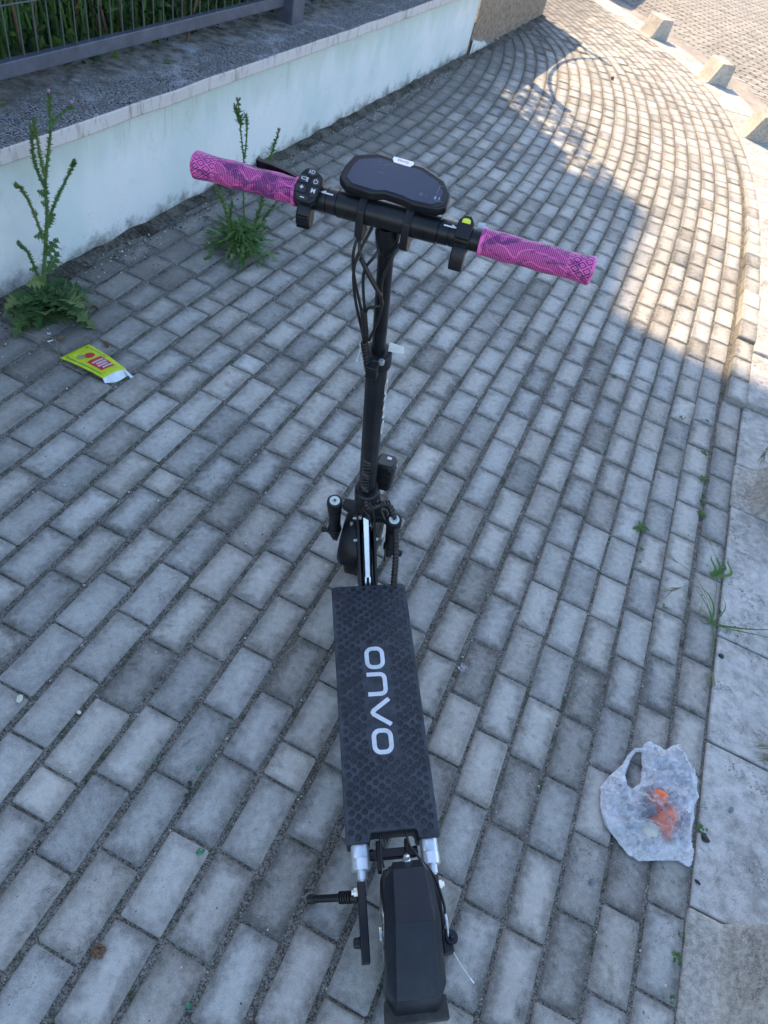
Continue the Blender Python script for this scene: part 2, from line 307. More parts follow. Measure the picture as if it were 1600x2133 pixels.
# ------------------------------------------------------------------ mesh builder
class G:
    def __init__(s): s.v, s.f, s.uv, s.tone, s.mi = [], [], {}, {}, []
    def add(s, vs, fs, uv=None, tone=None, mi=0):
        o = len(s.v); s.v += [tuple(x) for x in vs]; s.f += [tuple(i + o for i in f) for f in fs]; s.mi += [mi] * len(fs)
        if uv: s.uv.update({o + i: c for i, c in enumerate(uv)})
        if tone: s.tone.update({o + i: tone for i in range(len(vs))})
        return s
    def box(s, c, h, M=None, **k):
        vs = [Vector((c[0] + h[0] * a, c[1] + h[1] * b_, c[2] + h[2] * d)) for a in (-1, 1) for b_ in (-1, 1) for d in (-1, 1)]
        if M: vs = [M @ x for x in vs]
        return s.add(vs, [(0, 1, 3, 2), (4, 6, 7, 5), (0, 4, 5, 1), (2, 3, 7, 6), (0, 2, 6, 4), (1, 5, 7, 3)], **k)
    def hexa(s, b8, **k): return s.add(b8, [(0, 1, 2, 3), (7, 6, 5, 4), (0, 4, 5, 1), (1, 5, 6, 2), (2, 6, 7, 3), (3, 7, 4, 0)], **k)
    def tube(s, pts, r, n=8, cap=True, flat=None, **k):
        pts = [Vector(p) for p in pts]; m = len(pts)
        rs = r if isinstance(r, (list, tuple)) else [r] * m
        t0 = (pts[1] - pts[0]).normalized(); a = t0.orthogonal().normalized() if flat is None else (Vector(flat) - t0 * Vector(flat).dot(t0)).normalized()
        vs, uv = [], []; L = 0
        for i, p in enumerate(pts):
            t = (pts[min(i + 1, m - 1)] - pts[max(i - 1, 0)]).normalized()
            a = (a - t * a.dot(t)).normalized(); b_ = t.cross(a)
            if i: L += (p - pts[i - 1]).length
            for j in range(n):
                an = 2 * PI * j / n
                vs.append(p + a * math.cos(an) * rs[i] + b_ * math.sin(an) * rs[i] * (k.get('sq', 1))); uv.append((L, j / n))
        fs = [(i * n + j, i * n + (j + 1) % n, (i + 1) * n + (j + 1) % n, (i + 1) * n + j) for i in range(m - 1) for j in range(n)]
        if cap: fs += [tuple(range(n - 1, -1, -1)), tuple((m - 1) * n + j for j in range(n))]
        s.add(vs, fs, uv, k.get('tone'), k.get('mi', 0)); return s
    def lathe(s, o, ax, prof, n=24, ref=None, uvf=None, **k):
        """prof: (distance along axis, radius)"""
        o, ax = Vector(o), Vector(ax).normalized(); a = (Vector(ref) - ax * Vector(ref).dot(ax)).normalized() if ref else ax.orthogonal().normalized(); b_ = ax.cross(a)
        vs, uv = [], []; L0, L1 = prof[0][0], prof[-1][0]
        for d, r in prof:
            for j in range(n + 1):
                an = 2 * PI * j / n
                vs.append(o + ax * d + (a * math.cos(an) + b_ * math.sin(an)) * max(r, 1e-5)); uv.append(((d - L0) / (L1 - L0 or 1), j / n))
        n1 = n + 1
        fs = [(i * n1 + j, i * n1 + j + 1, (i + 1) * n1 + j + 1, (i + 1) * n1 + j) for i in range(len(prof) - 1) for j in range(n)]
        s.add(vs, fs, uv, k.get('tone'), k.get('mi', 0)); return s
    def prism(s, outline, M, h, **k):
        """outline in 2D, extruded from 0 to h along local z of M"""
        n = len(outline)
        vs = [M @ Vector((x, y, z)) for z in (0, h) for x, y in outline]
        fs = [tuple(range(n - 1, -1, -1)), tuple(range(n, 2 * n))] + [(i, (i + 1) % n, n + (i + 1) % n, n + i) for i in range(n)]
        return s.add(vs, fs, **k)
    def blob(s, c, r, seed=0, sub=1, rough=.3, sq=(1, 1, 1), **k):
        bm = bmesh.new(); bmesh.ops.create_icosphere(bm, subdivisions=sub, radius=1)
        vs = []
        for v in bm.verts:
            q = v.co * (1 + rough * mnoise.noise(v.co * 1.7 + Vector((seed * 3.1, seed, 0))))
            vs.append(Vector(c) + Vector((q.x * sq[0], q.y * sq[1], q.z * sq[2])) * r)
        fs = [tuple(v.index for v in f.verts) for f in bm.faces]; bm.free()
        return s.add(vs, fs, **k)
    def mesh(s, name, mats, smooth=None):
        me = bpy.data.meshes.new(name); me.from_pydata(s.v, [], s.f)
        for m in (mats if isinstance(mats, (list, tuple)) else [mats]): me.materials.append(m)
        if any(s.mi): me.polygons.foreach_set('material_index', s.mi)
        if s.uv:
            l = me.uv_layers.new(name='UVMap'); li = [0] * len(me.loops); me.loops.foreach_get('vertex_index', li)
            l.data.foreach_set('uv', [c for i in li for c in s.uv.get(i, (0, 0))])
        if s.tone:
            a = me.color_attributes.new('tone', 'FLOAT_COLOR', 'POINT')
            a.data.foreach_set('color', [c for i in range(len(s.v)) for c in (*s.tone.get(i, (.5, .5, .5)), 1)])
        if smooth is not None:
            me.polygons.foreach_set('use_smooth', [True] * len(me.polygons))
            if smooth < 180: me.set_sharp_from_angle(angle=math.radians(smooth))
        me.update(); return me
    def build(s, name, mats, parent=None, smooth=None, bevel=0, fix=False, **props):
        me = s.mesh(name, mats, smooth)
        if fix:
            bm = bmesh.new(); bm.from_mesh(me); bmesh.ops.recalc_face_normals(bm, faces=bm.faces); bm.to_mesh(me); bm.free()
        return link(name, me, parent, bevel, **props)

def link(name, me, parent=None, bevel=0, **props):
    o = bpy.data.objects.new(name, me); COL.objects.link(o)
    if parent: o.parent = parent
    if bevel:
        m = o.modifiers.new('bevel', 'BEVEL'); m.width = bevel; m.segments = 2; m.limit_method = 'ANGLE'; m.angle_limit = math.radians(35)
        me.polygons.foreach_set('use_smooth', [True] * len(me.polygons)); me.set_sharp_from_angle(angle=math.radians(50))
    for k, v in props.items(): o[k] = v
    return o
def empty(name, loc=(0, 0, 0), rot=(0, 0, 0), **props):
    o = bpy.data.objects.new(name, None); COL.objects.link(o); o.location = loc; o.rotation_euler = rot; o.empty_display_size = .1
    for k, v in props.items(): o[k] = v
    return o
def frame(o, x, y, z):
    o, x, y, z = map(Vector, (o, x, y, z))
    return Matrix(((x.x, y.x, z.x, o.x), (x.y, y.y, z.y, o.y), (x.z, y.z, z.z, o.z), (0, 0, 0, 1)))
def text(name, body, size, mat, parent, M, depth=.0004, bold=0):
    cu = bpy.data.curves.new(name, 'FONT'); cu.body = body; cu.size = size; cu.extrude = depth; cu.align_x = 'CENTER'; cu.align_y = 'CENTER'; cu.offset = bold
    ob = bpy.data.objects.new(name, cu); COL.objects.link(ob); bpy.context.view_layer.update()
    me = bpy.data.meshes.new_from_object(ob.evaluated_get(bpy.context.evaluated_depsgraph_get()))
    bpy.data.objects.remove(ob); bpy.data.curves.remove(cu); me.transform(M); me.materials.clear(); me.materials.append(mat)
    return link(name, me, parent)
def stroke(pts, w, closed=False, n_=Vector((0, 0, 1))):
    """flat ribbon outline quads of width w through 2D pts"""
    pts = [Vector((*p, 0)) for p in pts]; m = len(pts); L, Rr = [], []
    for i, p in enumerate(pts):
        a = pts[(i - 1) % m] if (closed or i) else None; c = pts[(i + 1) % m] if (closed or i < m - 1) else None
        d1 = (p - a).normalized() if a is not None else None; d2 = (c - p).normalized() if c is not None else None
        if d1 is None: d1 = d2
        if d2 is None: d2 = d1
        t = (d1 + d2).normalized(); nn = Vector((-t.y, t.x, 0)); k = w / 2 / max(.35, nn.dot(Vector((-d1.y, d1.x, 0))))
        L.append(p + nn * k); Rr.append(p - nn * k)
    return L, Rr
def ribbon(g, pts, w, M, h=.0008, closed=False, **k):
    L, Rr = stroke(pts, w, closed); m = len(pts)
    up_ = Vector((0, 0, h)); vs = [M @ p for p in L] + [M @ p for p in Rr] + [M @ (p + up_) for p in L] + [M @ (p + up_) for p in Rr]
    fs = []
    for i in range(m if closed else m - 1):
        j = (i + 1) % m
        fs += [(2 * m + i, 3 * m + i, 3 * m + j, 2 * m + j), (i, 2 * m + i, 2 * m + j, j), (m + i, m + j, 3 * m + j, 3 * m + i)]
    g.add(vs, fs, **k)
def smooth_path(P, n=8):
    P = [Vector(p) for p in P]; Q = [2 * P[0] - P[1]] + P + [2 * P[-1] - P[-2]]; o = []
    for i in range(1, len(Q) - 2):
        a, b_, c, d = Q[i - 1:i + 3]
        for j in range(n):
            t = j / n; o.append(.5 * ((2 * b_) + (c - a) * t + (2 * a - 5 * b_ + 4 * c - d) * t * t + (3 * b_ - a - 3 * c + d) * t ** 3))
    o.append(P[-1]); return o
def in_frame(p, m=0):
    q = Vector(p) - Vector((0, 0, CAMH)); z = q.dot(fw)
    if z < .05: return None
    x, y = 800 + 1440 * q.dot(rt) / z, 1066.5 - 1440 * q.dot(up) / z
    return (x, y, z) if -m < x < 1600 + m and -m < y < 2133 + m else None

# ------------------------------------------------------------------ ground, road, pavement bed
g = G(); g.add([(-400, -400, -.6), (400, -400, -.6), (400, 400, -.6), (-400, 400, -.6)], [(0, 1, 2, 3)])
g.build('ground', MT['road'], kind='structure')

KP = [(.72, -1.2), (.86, -.4), (1.01, .41), (1.147, 1.13), (1.285, 1.84), (1.43, 2.6), (1.60, 3.4), (1.76, 4.2), (1.90, 5.0), (2.02, 5.8), (2.09, 6.6), (2.115, 7.4), (2.07, 8.3), (1.92, 9.2), (1.60, 10.0), (1.17, 10.8), (.64, 11.7), (0, 12.7), (-.85, 13.9)]
D = smooth_path([(x, y, 0) for x, y in KP], 20)
for _ in range(150): D = [D[0]] + [(D[i - 1] + 2 * D[i] + D[i + 1]) / 4 for i in range(1, len(D) - 1)] + [D[-1]]
S = [0.]
for i in range(1, len(D)): S.append(S[-1] + (D[i] - D[i - 1]).length)
i0 = min(range(len(D)), key=lambda i: (D[i] - Vector((.86, -.4, 0))).length); s0_ = S[i0]; S = [x - s0_ for x in S]     # s = 0 beside the camera
def kerb_at(s):
    s = max(S[0], min(S[-1] - 1e-4, s)); lo, hi = 0, len(S) - 1
    while hi - lo > 1:
        m = (lo + hi) // 2
        if S[m] <= s: lo = m
        else: hi = m
    f = (s - S[lo]) / (S[hi] - S[lo]); a = D[max(lo - 1, 0)]; b_ = D[min(hi + 1, len(D) - 1)]
    return D[lo].lerp(D[hi], f), (b_ - a).normalized()
def KQ(s, t, z=0):
    """point t metres inward (towards the wall) of the kerb line"""
    p, d = kerb_at(s); return p + Vector((-d.y, d.x, 0)) * t + Vector((0, 0, z))
CP = .111
def dt(k, s):
    gk = max(0, k - 7) * .09 * CP; return gk * (1 if s < 2 else max(0, (5 - s) / 3))
def raise_out(s):
    if s < 3.54 or s > 7.6: return 0.
    if s < 4.05: return .034
    if s < 4.85: return .05
    return .042 * (7.6 - s) / 2.75

bed = G(); ss = [S[0] + (S[-1] - S[0]) * i / 150 for i in range(151)]
vs = []
for s in ss:
    for t in (-.02, .6, 1.2, 1.8, 2.4, 3.1, 4.0): vs.append(KQ(s, t, -.0058))
bed.add(vs, [(i * 7 + j, i * 7 + j + 1, i * 7 + 8 + j, i * 7 + 7 + j) for i in range(150) for j in range(6)])
pavement = bed.build('pavement', MT['joint'], kind='structure', fix=True)

def brick_geo(g, M, L, W, tone, H=.02, ch=.005, jit=0.0012, cheap=False):
    """worn rectangular paver with clipped corners and a chamfer, top at z = 0"""
    c = .005
    def ring(l, w, z, cc): return [Vector((sx * a, sy * b_, z)) for sx, sy, a, b_ in ((1, -1, l - cc, w), (1, -1, l, w - cc), (1, 1, l, w - cc), (1, 1, l - cc, w), (-1, 1, l - cc, w), (-1, 1, l, w - cc), (-1, -1, l, w - cc), (-1, -1, l - cc, w))]
    l, w = L / 2, W / 2
    r0 = [p + Vector((U(-jit, jit), U(-jit, jit), 0)) for p in ring(l - ch, w - ch, 0, c)]
    r1 = [p + Vector((U(-jit, jit), U(-jit, jit), U(-.0008, .0008))) for p in ring(l, w, -.0045, c)]
    r2 = ring(l, w, -H, c)
    vs = [M @ p for p in r0 + r1 + r2]
    uv = [(p.x / L + .5, p.y / W + .5) for p in r0 + r1 + r2]
    fs = [(0, 1, 2, 3, 4, 5, 6, 7)]
    for k in range(2): fs += [(k * 8 + i, k * 8 + 8 + i, k * 8 + 8 + (i + 1) % 8, k * 8 + (i + 1) % 8) for i in range(8)]
    g.add(vs, fs, uv, tone)

def rtone():
    r = R(); base = .5 + random.gauss(0, .27)
    return (max(0, min(1, base)), R(), max(0, R() * 1.6 - .6))
VAR = []
for i in range(28):
    q = G(); brick_geo(q, Matrix.Identity(4), .2, .1, rtone()); VAR.append(q.mesh('brick', MT['brick'], 30))
DEEP = []
for i in range(6):
    q = G(); brick_geo(q, Matrix.Identity(4), .2, .1, rtone(), .07); DEEP.append(q.mesh('brick', MT['brick'], 30))
HALF = []
for i in range(4):
    q = G(); brick_geo(q, Matrix.Identity(4), .098, .1, rtone()); HALF.append(q.mesh('half_brick', MT['brick'], 30))
meas = {13: .618, 12: .695, 11: .763, 10: .821, 9: .881, 17: 1.453, 14: 1.024, 15: 1.597, 19: 1.426, 4: .829, 1: .79, 0: .827, 7: 1.45, 2: 1.956, 5: 2.409, 8: 2.839, 3: 4.948, 16: 1.53}
LP = .2058
PL = []      # (size, matrix, half?, tone)
for k in range(0, 30):
    ph = meas.get(k, U(0, LP) if k > 19 else (meas.get(k - 1, .3 * k) + LP * U(.35, .65)))
    s = ph - LP * math.ceil((ph + .75) / LP)
    tmid = CP * (k + .5)
    while s < S[-1] - .3:
        half = R() < .03
        tt = tmid + dt(k + .5, s)
        _, d0 = kerb_at(s)
        p1, p2 = KQ(s, tt), KQ(s + .05, tt); ratio = max(.25, (p2 - p1).length / .05)     # inner courses are shorter than the kerb line
        adv = (LP * (.5 if half else 1)) / ratio
        a, b_ = KQ(s, tt), KQ(s + adv, tt); c = (a + b_) / 2; s += adv
        if (wall_p - c).dot(wall_n) < -.09 and (c - wall_p).dot(wall_d) < 8.1: continue
        if c.x < -4 or (c - wall_p).dot(wall_d) > 8.2 and (wall_p - c).dot(wall_n) < -1.6: continue
        d = (b_ - a).normalized(); W = .1 if k <= 8 or s > 4 else .1 * 1.04
        z = U(-.0016, .0016); roll = U(-.008, .008); yaw = U(-.012, .012); pit = U(-.006, .006)
        if k == 0:
            rz = raise_out(s - adv / 2); z += rz; roll += rz * .6; c += Vector((-d.y, d.x, 0)) * (-.012 if rz else 0)
        if k == 1 and 1.9 < s < 4: c += Vector((-d.y, d.x, 0)) * .006
        M = Matrix.Translation(c + Vector((0, 0, z))) @ Matrix.Rotation(math.atan2(d.y, d.x) + yaw, 4, 'Z') @ Matrix.Rotation(roll, 4, 'X') @ Matrix.Rotation(pit, 4, 'Y') @ Matrix.Diagonal((U(.99, 1.003), W / .1 * U(.985, 1.01), 1, 1))
        q = in_frame(c, 60); sz = 1 / q[2] ** 2 if q else 0
        PL.append((sz, M, half, k))
PL.sort(key=lambda t: -t[0])
rest = G()
for i, (sz, M, half, k) in enumerate(PL):
    if i < 299:
        o = link('brick', random.choice(HALF if half else DEEP if k == 0 else VAR), pavement); o.matrix_local = M @ (Matrix.Rotation(PI, 4, 'Z') if R() < .5 else Matrix.Identity(4))
    else: brick_geo(rest, M, .098 if half else .2, .1, rtone(), H=.02 if k else .06)
rest.build('brick_field', MT['brick'], pavement, 30, kind='stuff')

# grit lying in the joints
gr = G()
for _ in range(7500):
    s = U(-.3, 4.6) if R() < .8 else U(4.6, 9); k = random.randint(0, 27); t = CP * k + dt(k, s) + random.gauss(0, .0035)
    on_top = R() < .25
    if on_top: t += U(.02, CP - .02)
    p = KQ(s, t)
    if (wall_p - p).dot(wall_n) < .0 or not in_frame(p, 40): continue
    r_ = abs(random.gauss(0, .0011)) + .0007
    gr.blob((p.x, p.y, .0006 if on_top else -.0045), r_, R() * 9, 0 if r_ < .003 else 1, .4, (1, 1, .7), tone=None, mi=0 if R() < .55 else (1 if R() < .6 else 2))
gr.build('joint_grit', [MT['greystone'], MT['palestone'], MT['darkstone']], kind='stuff', label='small grey and white grit lying in the joints of the paving', category='grit')

# ------------------------------------------------------------------ kerb of flat slabs with raised blocks
kerb = empty('kerb', (0, 0, 0), kind='structure')
BL = [-1.1, .79, 2.75, 4.55, 6.3, 8.13, 9.74, 11.2, 12.8]     # s of the near end of each block, about 0.30 long
def slab(s0, s1, z):
    q = G(); n = 4; vs = []
    for zz in (z - .14, z):
        for i in range(n + 1):
            s = s0 + (s1 - s0) * i / n
            vs += [KQ(s, -.003, zz), KQ(s, -.40, zz + (U(-.002, .002) if zz == z else 0))]
    m = 2 * (n + 1); fs = [(0, 1, m + 1, m), (m - 2, 2 * m - 2, 2 * m - 1, m - 1)]
    for i in range(n):
        a = 2 * i; fs += [(a, a + 2, a + 3, a + 1), (m + a, m + a + 1, m + a + 3, m + a + 2), (a, m + a, m + a + 2, a + 2), (a + 1, a + 3, m + a + 3, m + a + 1)]
    q.add(vs, fs); return q.build('kerb_slab', MT['kerb'], kerb, None, .005, True)
blk_lab = {1: 'rough concrete kerb block filling the bottom right corner of the picture', 2: 'weathered concrete kerb block with a dry grass tuft behind it, beside the shaded paving',
           5: 'sunlit concrete kerb block nearest the right edge of the picture, by the raised outer pavers', 6: 'sunlit concrete kerb block in the middle of the three by the road', 7: 'sunlit concrete kerb block farthest up the path, beside the brick road'}
for i, s0 in enumerate(BL):
    if i not in blk_lab: continue
    s1 = s0 + .30
    q = G(); z = .003 + (raise_out(s0) * .9)
    lip = .085 if i < 4 else .06
    prof = [(-.002, -.14), (-.002, z), (lip, z + .004), (lip + .022, z + .045), (lip + .080, z + .205), (lip + .215, z + .21), (lip + .235, z + .195), (lip + .25, -.14)]
    n = 6; vs = []
    for j in range(n + 1):
        s = s0 + (s1 - s0) * j / n
        for t, zz in prof: vs.append(KQ(s, -t, zz + (U(-.0025, .0025) if zz > 0 else 0)))
    P_ = len(prof)
    fs = [(j * P_ + a, j * P_ + (a + 1) % P_, (j + 1) * P_ + (a + 1) % P_, (j + 1) * P_ + a) for j in range(n) for a in range(P_)] + [tuple(range(P_)), tuple(n * P_ + a for a in range(P_ - 1, -1, -1))]
    q.add(vs, fs)
    lab = blk_lab.get(i)
    if lab: q.build('kerb_block', MT['block'], None, None, .01, True, label=lab, category='concrete block', group='raised blocks along the kerb')
for a, s0 in enumerate(BL):
    e0 = s0 + .30 if a in blk_lab else s0; e1 = BL[a + 1] if a + 1 < len(BL) else e0 + 1.0
    m_ = {1: (1.595, 2.025), 2: (3.54, 4.05), 5: (8.9,), 6: (10.5,)}.get(a, (e0 + (e1 - e0) * .4, e0 + (e1 - e0) * .7)); cuts = [e0, *m_, e1]
    for c0, c1 in zip(cuts, cuts[1:]): slab(c0 + .004, c1 - .004, .002 + raise_out((c0 + c1) / 2) * .9 + U(-.001, .002))
# bedding under the kerb and the roadside rubble strip
q = G(); vs = []
for s in ss: vs += [KQ(s, -.0, -.02), KQ(s, -.42, -.02), KQ(s, -.9, -.035)]
q.add(vs, [(i * 3 + j, i * 3 + j + 3, i * 3 + j + 4, i * 3 + j + 1) for i in range(150) for j in range(2)])
q.build('verge', MT['road'], kind='structure', fix=True)
# the brick road beyond the kerb
q = G(); q.add([(1.4, -3, -.05), (60, -3, -.05), (60, 80, -.05), (-8, 80, -.05), (-8, 13, -.05)], [(0, 1, 2, 3, 4)])
road = q.build('road', MT['road'], kind='structure', fix=True)
rb = G()
ang = math.radians(-24); ca, sa = math.cos(ang), math.sin(ang)
for i in range(-40, 60):
    for j in range(-10, 90):
        a, b_ = i * .213 + (.106 if j % 2 else 0), j * .108
        x = 3.0 + ca * a - sa * b_; y = 8.2 + sa * a + ca * b_
        if y > 19 or x > 7 or y < 5: continue
        p = Vector((x, y, 0)); m = min(range(0, len(D), 6), key=lambda t: (D[t] - p).length_squared); dd = (p - D[m])
        tn = kerb_at(S[m])[1]; side = -(-tn.y * dd.x + tn.x * dd.y)
        if side < .72 or not in_frame(p, 900): continue
        c = U(.05, .55)
        M = Matrix.Translation((x, y, -.03 + U(-.002, .002))) @ Matrix.Rotation(ang + U(-.01, .01), 4, 'Z')
        l, w = .1, .048
        rb.add([M @ Vector(v) for v in ((-l, -w, 0), (l, -w, 0), (l, w, 0), (-l, w, 0), (-l - .004, -w - .004, -.012), (l + .004, -w - .004, -.012), (l + .004, w + .004, -.012), (-l - .004, w + .004, -.012))],
               [(0, 1, 2, 3), (0, 4, 5, 1), (1, 5, 6, 2), (2, 6, 7, 3), (3, 7, 4, 0)], [(.02, .02), (.98, .02), (.98, .98), (.02, .98)] * 2, (c, .2, .9))
rb.build('road_bricks', MT['brick'], road, kind='stuff')

# ------------------------------------------------------------------ garden wall with coping
WS0, WS1 = -3.2, 5.44
wall = empty('garden_wall', WP(0, 0, 0), label='low pale blue plastered garden wall with a lichen stained concrete top', category='wall')
def wbox(q, s0, s1, o0, o1, z0, z1, ns=1, disp=0, base=None):
    B = WP(0, 0, 0) if base is None else Vector(base); vs = []
    for i in range(ns + 1):
        s = s0 + (s1 - s0) * i / ns; w = disp
        for o_, z_ in ((o0, z0), (o0, z1), (o1, z1), (o1, z0)):
            vs.append(WP(s, o_ + (mnoise.noise(Vector((s * 5, z_ * 9, o_))) * w), z_ + mnoise.noise(Vector((s * 4, o_ * 7, 3))) * w) - B)
    fs = [(i * 4 + a, i * 4 + (a + 1) % 4, i * 4 + 4 + (a + 1) % 4, i * 4 + 4 + a) for i in range(ns) for a in range(4)] + [(3, 2, 1, 0), tuple(ns * 4 + a for a in range(4))]
    q.add(vs, fs); return q
wbox(G(), WS0, WS1, 0, .40, -.1, .508, 60, .004).build('wall_face', MT['plaster'], wall, fix=True)
wbox(G(), WS0, WS1, -.022, .44, .510, .568, 110, .006).build('coping', MT['coping'], wall, None, .006, True)
# lower brown rendered section beyond it, with peeling pale plaster at its foot
rw = empty('rendered_wall', WP(WS1, 0, 0), label='rough brown rendered wall section at the far end of the garden wall', category='wall')
RB = WP(WS1, 0, 0)
q = G(); ns, nz = 90, 16; vs = []
for i in range(ns + 1):
    s = 5.442 + (8.0 - 5.442) * i / ns
    for j in range(nz + 1):
        z = .0 + .735 * j / nz; rough = .012 * mnoise.noise(Vector((s * 9, z * 9, 1))) + .006 * mnoise.noise(Vector((s * 25, z * 25, 4)))
        vs.append(WP(s, -.012 - (rough if 0 < i < ns and j < nz else 0), z) - RB)
nn = nz + 1
q.add(vs, [(i * nn + j, (i + 1) * nn + j, (i + 1) * nn + j + 1, i * nn + j + 1) for i in range(ns) for j in range(nz)])
q.build('render_face', MT['render'], rw, 60, fix=True)
wbox(G(), 5.445, 8.0, -.010, .34, -.1, .733, 1).build('wall_body', MT['render'], rw, fix=True)
q = G(); vs = []; tops = []
for i in range(61):
    s = 5.445 + 1.0 * i / 60; h = max(.012, .135 - .11 * (s - 5.445) / .55 + .022 * mnoise.noise(Vector((s * 14, 0, 0)))) if s < 6.1 else max(.006, .02 + .02 * mnoise.noise(Vector((s * 9, 2, 0))))
    vs += [WP(s, -.030, -.05) - RB, WP(s, -.030, h) - RB, WP(s, -.008, h) - RB]
q.add(vs, [(i * 3 + a, i * 3 + a + 1, i * 3 + a + 4, i * 3 + a + 3) for i in range(60) for a in range(2)])
q.build('plaster_foot', MT['plaster'], rw, fix=True)

# soil and crumbled mortar along the wall foot
q = G(); vs = []; N_ = 260
for i in range(N_ + 1):
    s = WS0 + (8.0 - WS0) * i / N_; w = .035 + .05 * (.5 + mnoise.noise(Vector((s * 2.3, 0, 0)))) + .02 * mnoise.noise(Vector((s * 11, 5, 0))); h = .022 + .018 * mnoise.noise(Vector((s * 7, 3, 1)))
    for f, zz in ((-.02, h), (.3, h * .8), (.7, h * .45), (1.0, .0015), (1.05, -.008)):
        vs.append(WP(s, -w * f - (.03 if s > 5.4 else 0) * (f > 0), zz + (.003 * mnoise.noise(Vector((s * 30, f * 9, 2))) if 0 < f < 1 else 0)))
q.add(vs, [(i * 5 + j, i * 5 + j + 1, i * 5 + j + 6, i * 5 + j + 5) for i in range(N_) for j in range(4)])
q.build('soil_fillet', MT['soil'], kind='stuff', label='dark crumbly soil and mortar piled along the wall foot', category='soil', smooth=60, fix=True)
sg = G()
for _ in range(2600):
    s = U(-.3, 5.2); p = WP(s, -abs(random.gauss(0, .09)) - .01, 0); r_ = abs(random.gauss(0, .0015)) + .0012
    sg.blob((p.x, p.y, .002), r_, R() * 9, 0, .4, mi=0 if R() < .8 else 1)
sg.build('soil_crumbs', [MT['darkstone'], MT['palestone']], kind='stuff', label='loose soil crumbs and chips strewn below the wall', category='crumbs')

# ------------------------------------------------------------------ fence
FB = WP(0, .25, .57)
fence = empty('mesh_fence', FB, label='grey steel fence of thin upright wires standing on the wall top', category='fence')
F_ = lambda s, o_, z: WP(s, .25 + o_, z) - FB
def fbox(s0, s1, o0, o1, z0, z1): return G().hexa([F_(s0, o0, z0), F_(s0, o1, z0), F_(s1, o1, z0), F_(s1, o0, z0), F_(s0, o0, z1), F_(s0, o1, z1), F_(s1, o1, z1), F_(s1, o0, z1)])
for a, b_ in ((-2.55, 2.50), (2.64, 5.2)):
    fbox(a, b_, 0, .035, .645, .70).build('rail', MT['fence'], fence, None, .004, True)
    fbox(a, b_, 0, .035, 1.70, 1.75).build('rail', MT['fence'], fence, None, .004, True)
    for z in (.872, 1.08, 1.29, 1.5): G().tube([F_(a, .016, z), F_(b_, .016, z)], .003, 6).build('cross_wire', MT['wire'], fence, 60)
for s in (-2.62, 2.57, 5.27): fbox(s - .068, s + .068, -.055, .06, .563, 1.80).build('post', MT['fence'], fence, None, .005, True)
wm = G().tube([(0, 0, 0), (0, 0, 1.01)], .0028, 6).mesh('wire', MT['wire'], 60)
s = -2.47
while s < 5.15:
    if not 2.48 < s < 2.66:
        o = link('wire', wm, fence); o.location = F_(s, .018, .695); o.rotation_euler = (U(-.004, .004), U(-.004, .004), 0)
    s += .0708

# wrought bars above the rendered section (they throw the curved shadow)
gr_ = empty('wrought_iron_railing', WP(6.02, .12, .7), label='thin black wrought iron railing with a curved bar above the brown wall', category='railing')
RO = WP(6.02, .12, .7); W2 = lambda s, z: WP(s, .12, z) - RO
G().tube([W2(8.0 - .02, .70), W2(7.98, 1.30)], .028, 8).build('upright', MT['black'], gr_, 60)
G().tube([W2(6.03, .70), W2(6.03, 1.39)], .05, 10).build('upright', MT['black'], gr_, 60)
G().tube(smooth_path([W2(*a) for a in [(7.99, 1.20), (7.88, 1.158), (7.465, .997), (7.057, .925), (6.654, .939), (6.361, 1.026), (6.157, 1.146), (6.033, 1.264)]], 5), .017, 8).build('curved_bar', MT['black'], gr_, 60)
G().tube(smooth_path([W2(*a) for a in [(6.175, .72), (5.985, .88), (5.97, 1.09), (6.033, 1.264)]], 5), .017, 8).build('curved_bar', MT['black'], gr_, 60)

# ------------------------------------------------------------------ foliage helpers
def rot_to(d):
    d = Vector(d).normalized(); return d.to_track_quat('X', 'Z').to_matrix()
def leaf_quad(g, p, d, nrm, L, W, tone, curl=.2):
    d = Vector(d).normalized(); nrm = Vector(nrm); sd_ = d.cross(nrm).normalized(); n2 = sd_.cross(d)
    p = Vector(p)
    g.add([p, p + d * L * .45 + sd_ * W / 2 - n2 * L * curl * .1, p + d * L - n2 * L * curl, p + d * L * .45 - sd_ * W / 2 - n2 * L * curl * .1, p + d * L * .5 + n2 * W * .12],
          [(0, 1, 4), (1, 2, 4), (2, 3, 4), (3, 0, 4)], None, tone)
def blade(g, pts, w, tone, side=None):
    pts = [Vector(p) for p in pts]; m = len(pts); vs = []
    for i, p in enumerate(pts):
        t = (pts[min(i + 1, m - 1)] - pts[max(0, i - 1)]).normalized(); sd_ = (side if side else t.cross(Vector((0, 0, 1)))).normalized(); ww = w * (1 - (i / (m - 1)) ** 1.6) * .5 + .0003
        vs += [p - sd_ * ww, p + sd_ * ww]
    g.add(vs, [(2 * i, 2 * i + 1, 2 * i + 3, 2 * i + 2) for i in range(m - 1)], None, tone)
